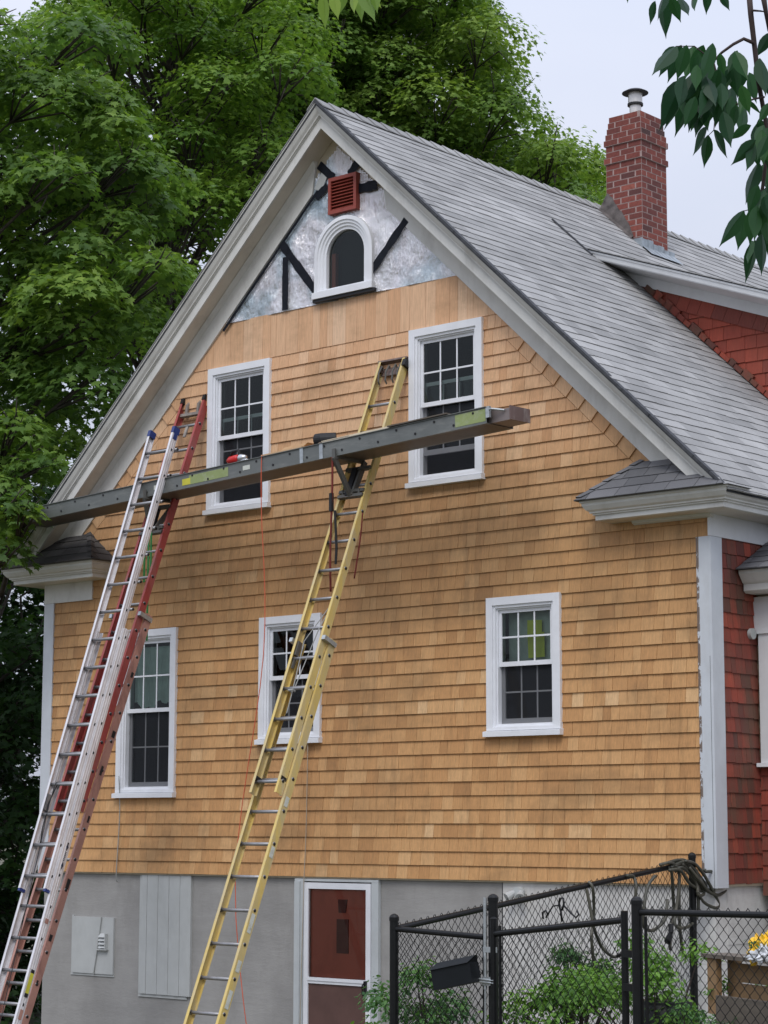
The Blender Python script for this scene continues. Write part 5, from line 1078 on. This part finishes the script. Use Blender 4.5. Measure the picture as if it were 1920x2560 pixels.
# ------------------------------------------------------------------ overhanging branches close to the camera
LEAFR = np.array([(0, -.02), (.05, .02), (.12, .10), (.18, .24), (.205, .40), (.165, .58), (.085, .76), (.03, .88), (0, 1.0), (0, .7), (0, .35)]); LEAFL = LEAFR*np.array([-1, 1]); LEAFL = LEAFL[::-1]
def branch(name, label, d0, ox, oy, f, leaves, stems, mat, loc, fill=(), stem_r=.006):
    t = thing(name, label, 'branch', loc); P, N_, T, S, C = [], [], [], [], []
    L_ = list(leaves)
    for (cx, cy, rx, ry, n) in fill:
        for _ in range(n):
            a = random.uniform(-.6, .6); x, y = cx+random.uniform(-rx, rx), cy+random.uniform(-ry, ry); l = random.uniform(170, 270); L_.append((x, y, x+l*math.sin(a)*.7, y+l*math.cos(a), 110))
    mb = MB()
    for (x0, y0, x1, y1, w_) in L_:
        dd = d0+random.uniform(-.25, .25); a = at(ox+x0/f, oy+y0/f, dd); b = at(ox+x1/f, oy+y1/f, dd+random.uniform(-.06, .02)); l = (b-a).length
        back = (Vector(CAMP)-a).normalized(); ax = (b-a).normalized(); ratio = min(1, max(.5, (w_/f/FPX*dd)/(l*.42))); ang = math.acos(ratio)*random.choice((-1, 1))
        nv = (back-ax*back.dot(ax)).normalized(); nv = (nv*math.cos(ang)+ax.cross(nv)*math.sin(ang))
        P.append(a[:]); N_.append((nv*(1 if nv.z > -2 else -1))[:]); T.append(ax[:]); S.append(l); C.append(random.betavariate(1.6, 2.2))
    P, N_, T, S, C = map(np.array, (P, N_, T, S, C)); leaf_mesh('leaves', np.concatenate([P, P]), np.concatenate([N_, N_]), np.concatenate([T, T]), np.concatenate([S, S]), np.concatenate([C, C*.92]), None, mat, t, fold=.35, pair=(LEAFR, LEAFL))
    for pts, r in stems:
        mb.tube([at(ox+x/f, oy+y/f, d0+random.uniform(-.02, .02)) for x, y in pts], [r*(1-.5*i/(len(pts)-1)) for i in range(len(pts))], 8)
    part(mb, 'twigs', M['twig'], t, True); return t
LV = [(240, 10, 215, 190, 60), (300, -20, 300, 300, 105), (360, -20, 440, 180, 95), (430, -20, 505, 98, 75), (530, -60, 520, 75, 50), (640, -90, 620, 115, 75), (740, -60, 810, 80, 70), (330, -80, 235, 140, 60), (20, -80, 40, 18, 30),
 (400, 355, 205, 545, 105), (385, 360, 295, 590, 95), (440, 350, 350, 640, 115), (480, 350, 400, 620, 115), (540, 355, 470, 600, 125), (610, 350, 520, 640, 120), (680, 335, 575, 620, 110),
 (440, 620, 310, 1000, 150), (480, 640, 345, 1010, 100), (520, 680, 420, 1055, 130), (560, 720, 485, 1015, 120), (620, 740, 530, 1035, 125), (680, 760, 630, 975, 130), (560, 560, 440, 800, 130), (620, 600, 520, 860, 130), (700, 640, 600, 900, 130),
 (850, 395, 945, 600, 150), (870, 390, 800, 560, 110), (930, 520, 870, 720, 120), (960, 560, 1000, 790, 95), (760, 860, 815, 1125, 125), (860, 810, 842, 1005, 75), (920, 800, 915, 1030, 105), (975, 965, 815, 1085, 75), (740, 760, 700, 980, 110), (800, 740, 760, 960, 110),
 (645, 1040, 600, 1295, 95), (690, 1000, 768, 1222, 65), (640, 980, 560, 1200, 25), (1010, 1080, 845, 1275, 100), (1010, 1110, 960, 1305, 90), (1020, 950, 985, 1110, 80), (1060, 1000, 1080, 1260, 120), (1030, 1250, 908, 1548, 105), (1060, 1270, 1095, 1460, 90), (1000, 1100, 1040, 1300, 100), (1100, 1050, 1106, 1300, 110),
 (920, 1620, 710, 1888, 115), (930, 1650, 873, 1918, 120), (990, 1600, 965, 1885, 120), (1045, 1600, 1085, 1780, 110), (1010, 1850, 960, 2182, 95), (1060, 1800, 1085, 2110, 95), (1100, 1430, 1065, 1620, 90), (975, 1850, 928, 2010, 40), (1090, 1500, 1120, 1760, 110), (1106, 1700, 1106, 2050, 110),
 (1130, 250, 1015, 440, 95), (1045, 450, 1110, 720, 115), (1120, 790, 1035, 945, 85), (1110, 560, 1150, 800, 110), (920, 760, 1050, 900, 40)]
ST = [([(960, -60), (975, 120), (1000, 330), (1035, 640), (1075, 860), (1100, 1000), (1090, 1250), (1050, 1550), (1030, 1600)], .0075), ([(1065, -60), (1085, 60), (1115, 240)], .008), ([(995, 330), (920, 298), (840, 340), (750, 405), (670, 490), (600, 620)], .0048), ([(985, 80), (1050, 85), (1080, 90)], .003),
      ([(1080, 745), (1000, 760), (920, 792), (800, 812), (700, 790)], .0028), ([(690, 480), (730, 620), (760, 860)], .002), ([(700, 480), (540, 355), (400, 355)], .002), ([(700, 900), (690, 1000), (645, 1045)], .0016), ([(250, -60), (300, -10), (430, -30)], .003), ([(1050, 1560), (1000, 1600), (920, 1622)], .002)]
branch('overhanging_branch', 'leafy branch with long pointed leaves hanging in from the upper right', 5.3, 1560, 0, 3.0733, LV, ST, M['leafash'], tuple(at(1900, 100, 5.3)), [(620, 540, 130, 130, 22), (520, 660, 110, 90, 14), (820, 600, 130, 130, 15), (700, 700, 160, 80, 12), (1060, 1560, 50, 160, 10), (1070, 1020, 40, 120, 6)])
LV2 = [(215, -30, 235, 142, 60), (260, -40, 290, 92, 60), (330, -60, 300, 75, 50), (360, -50, 355, 60, 45), (400, -60, 480, 95, 70), (440, -40, 500, 40, 60), (390, -30, 412, 105, 50), (150, -60, 170, 20, 60), (460, -80, 470, 60, 60)]
branch('overhanging_branch', 'few light green leaf tips hanging in at the top centre', 7.5, 700, 0, 1.975, LV2, [([(120, -80), (300, -60), (500, -90)], .004)], M['leaflight'], tuple(at(850, -20, 7.5)))
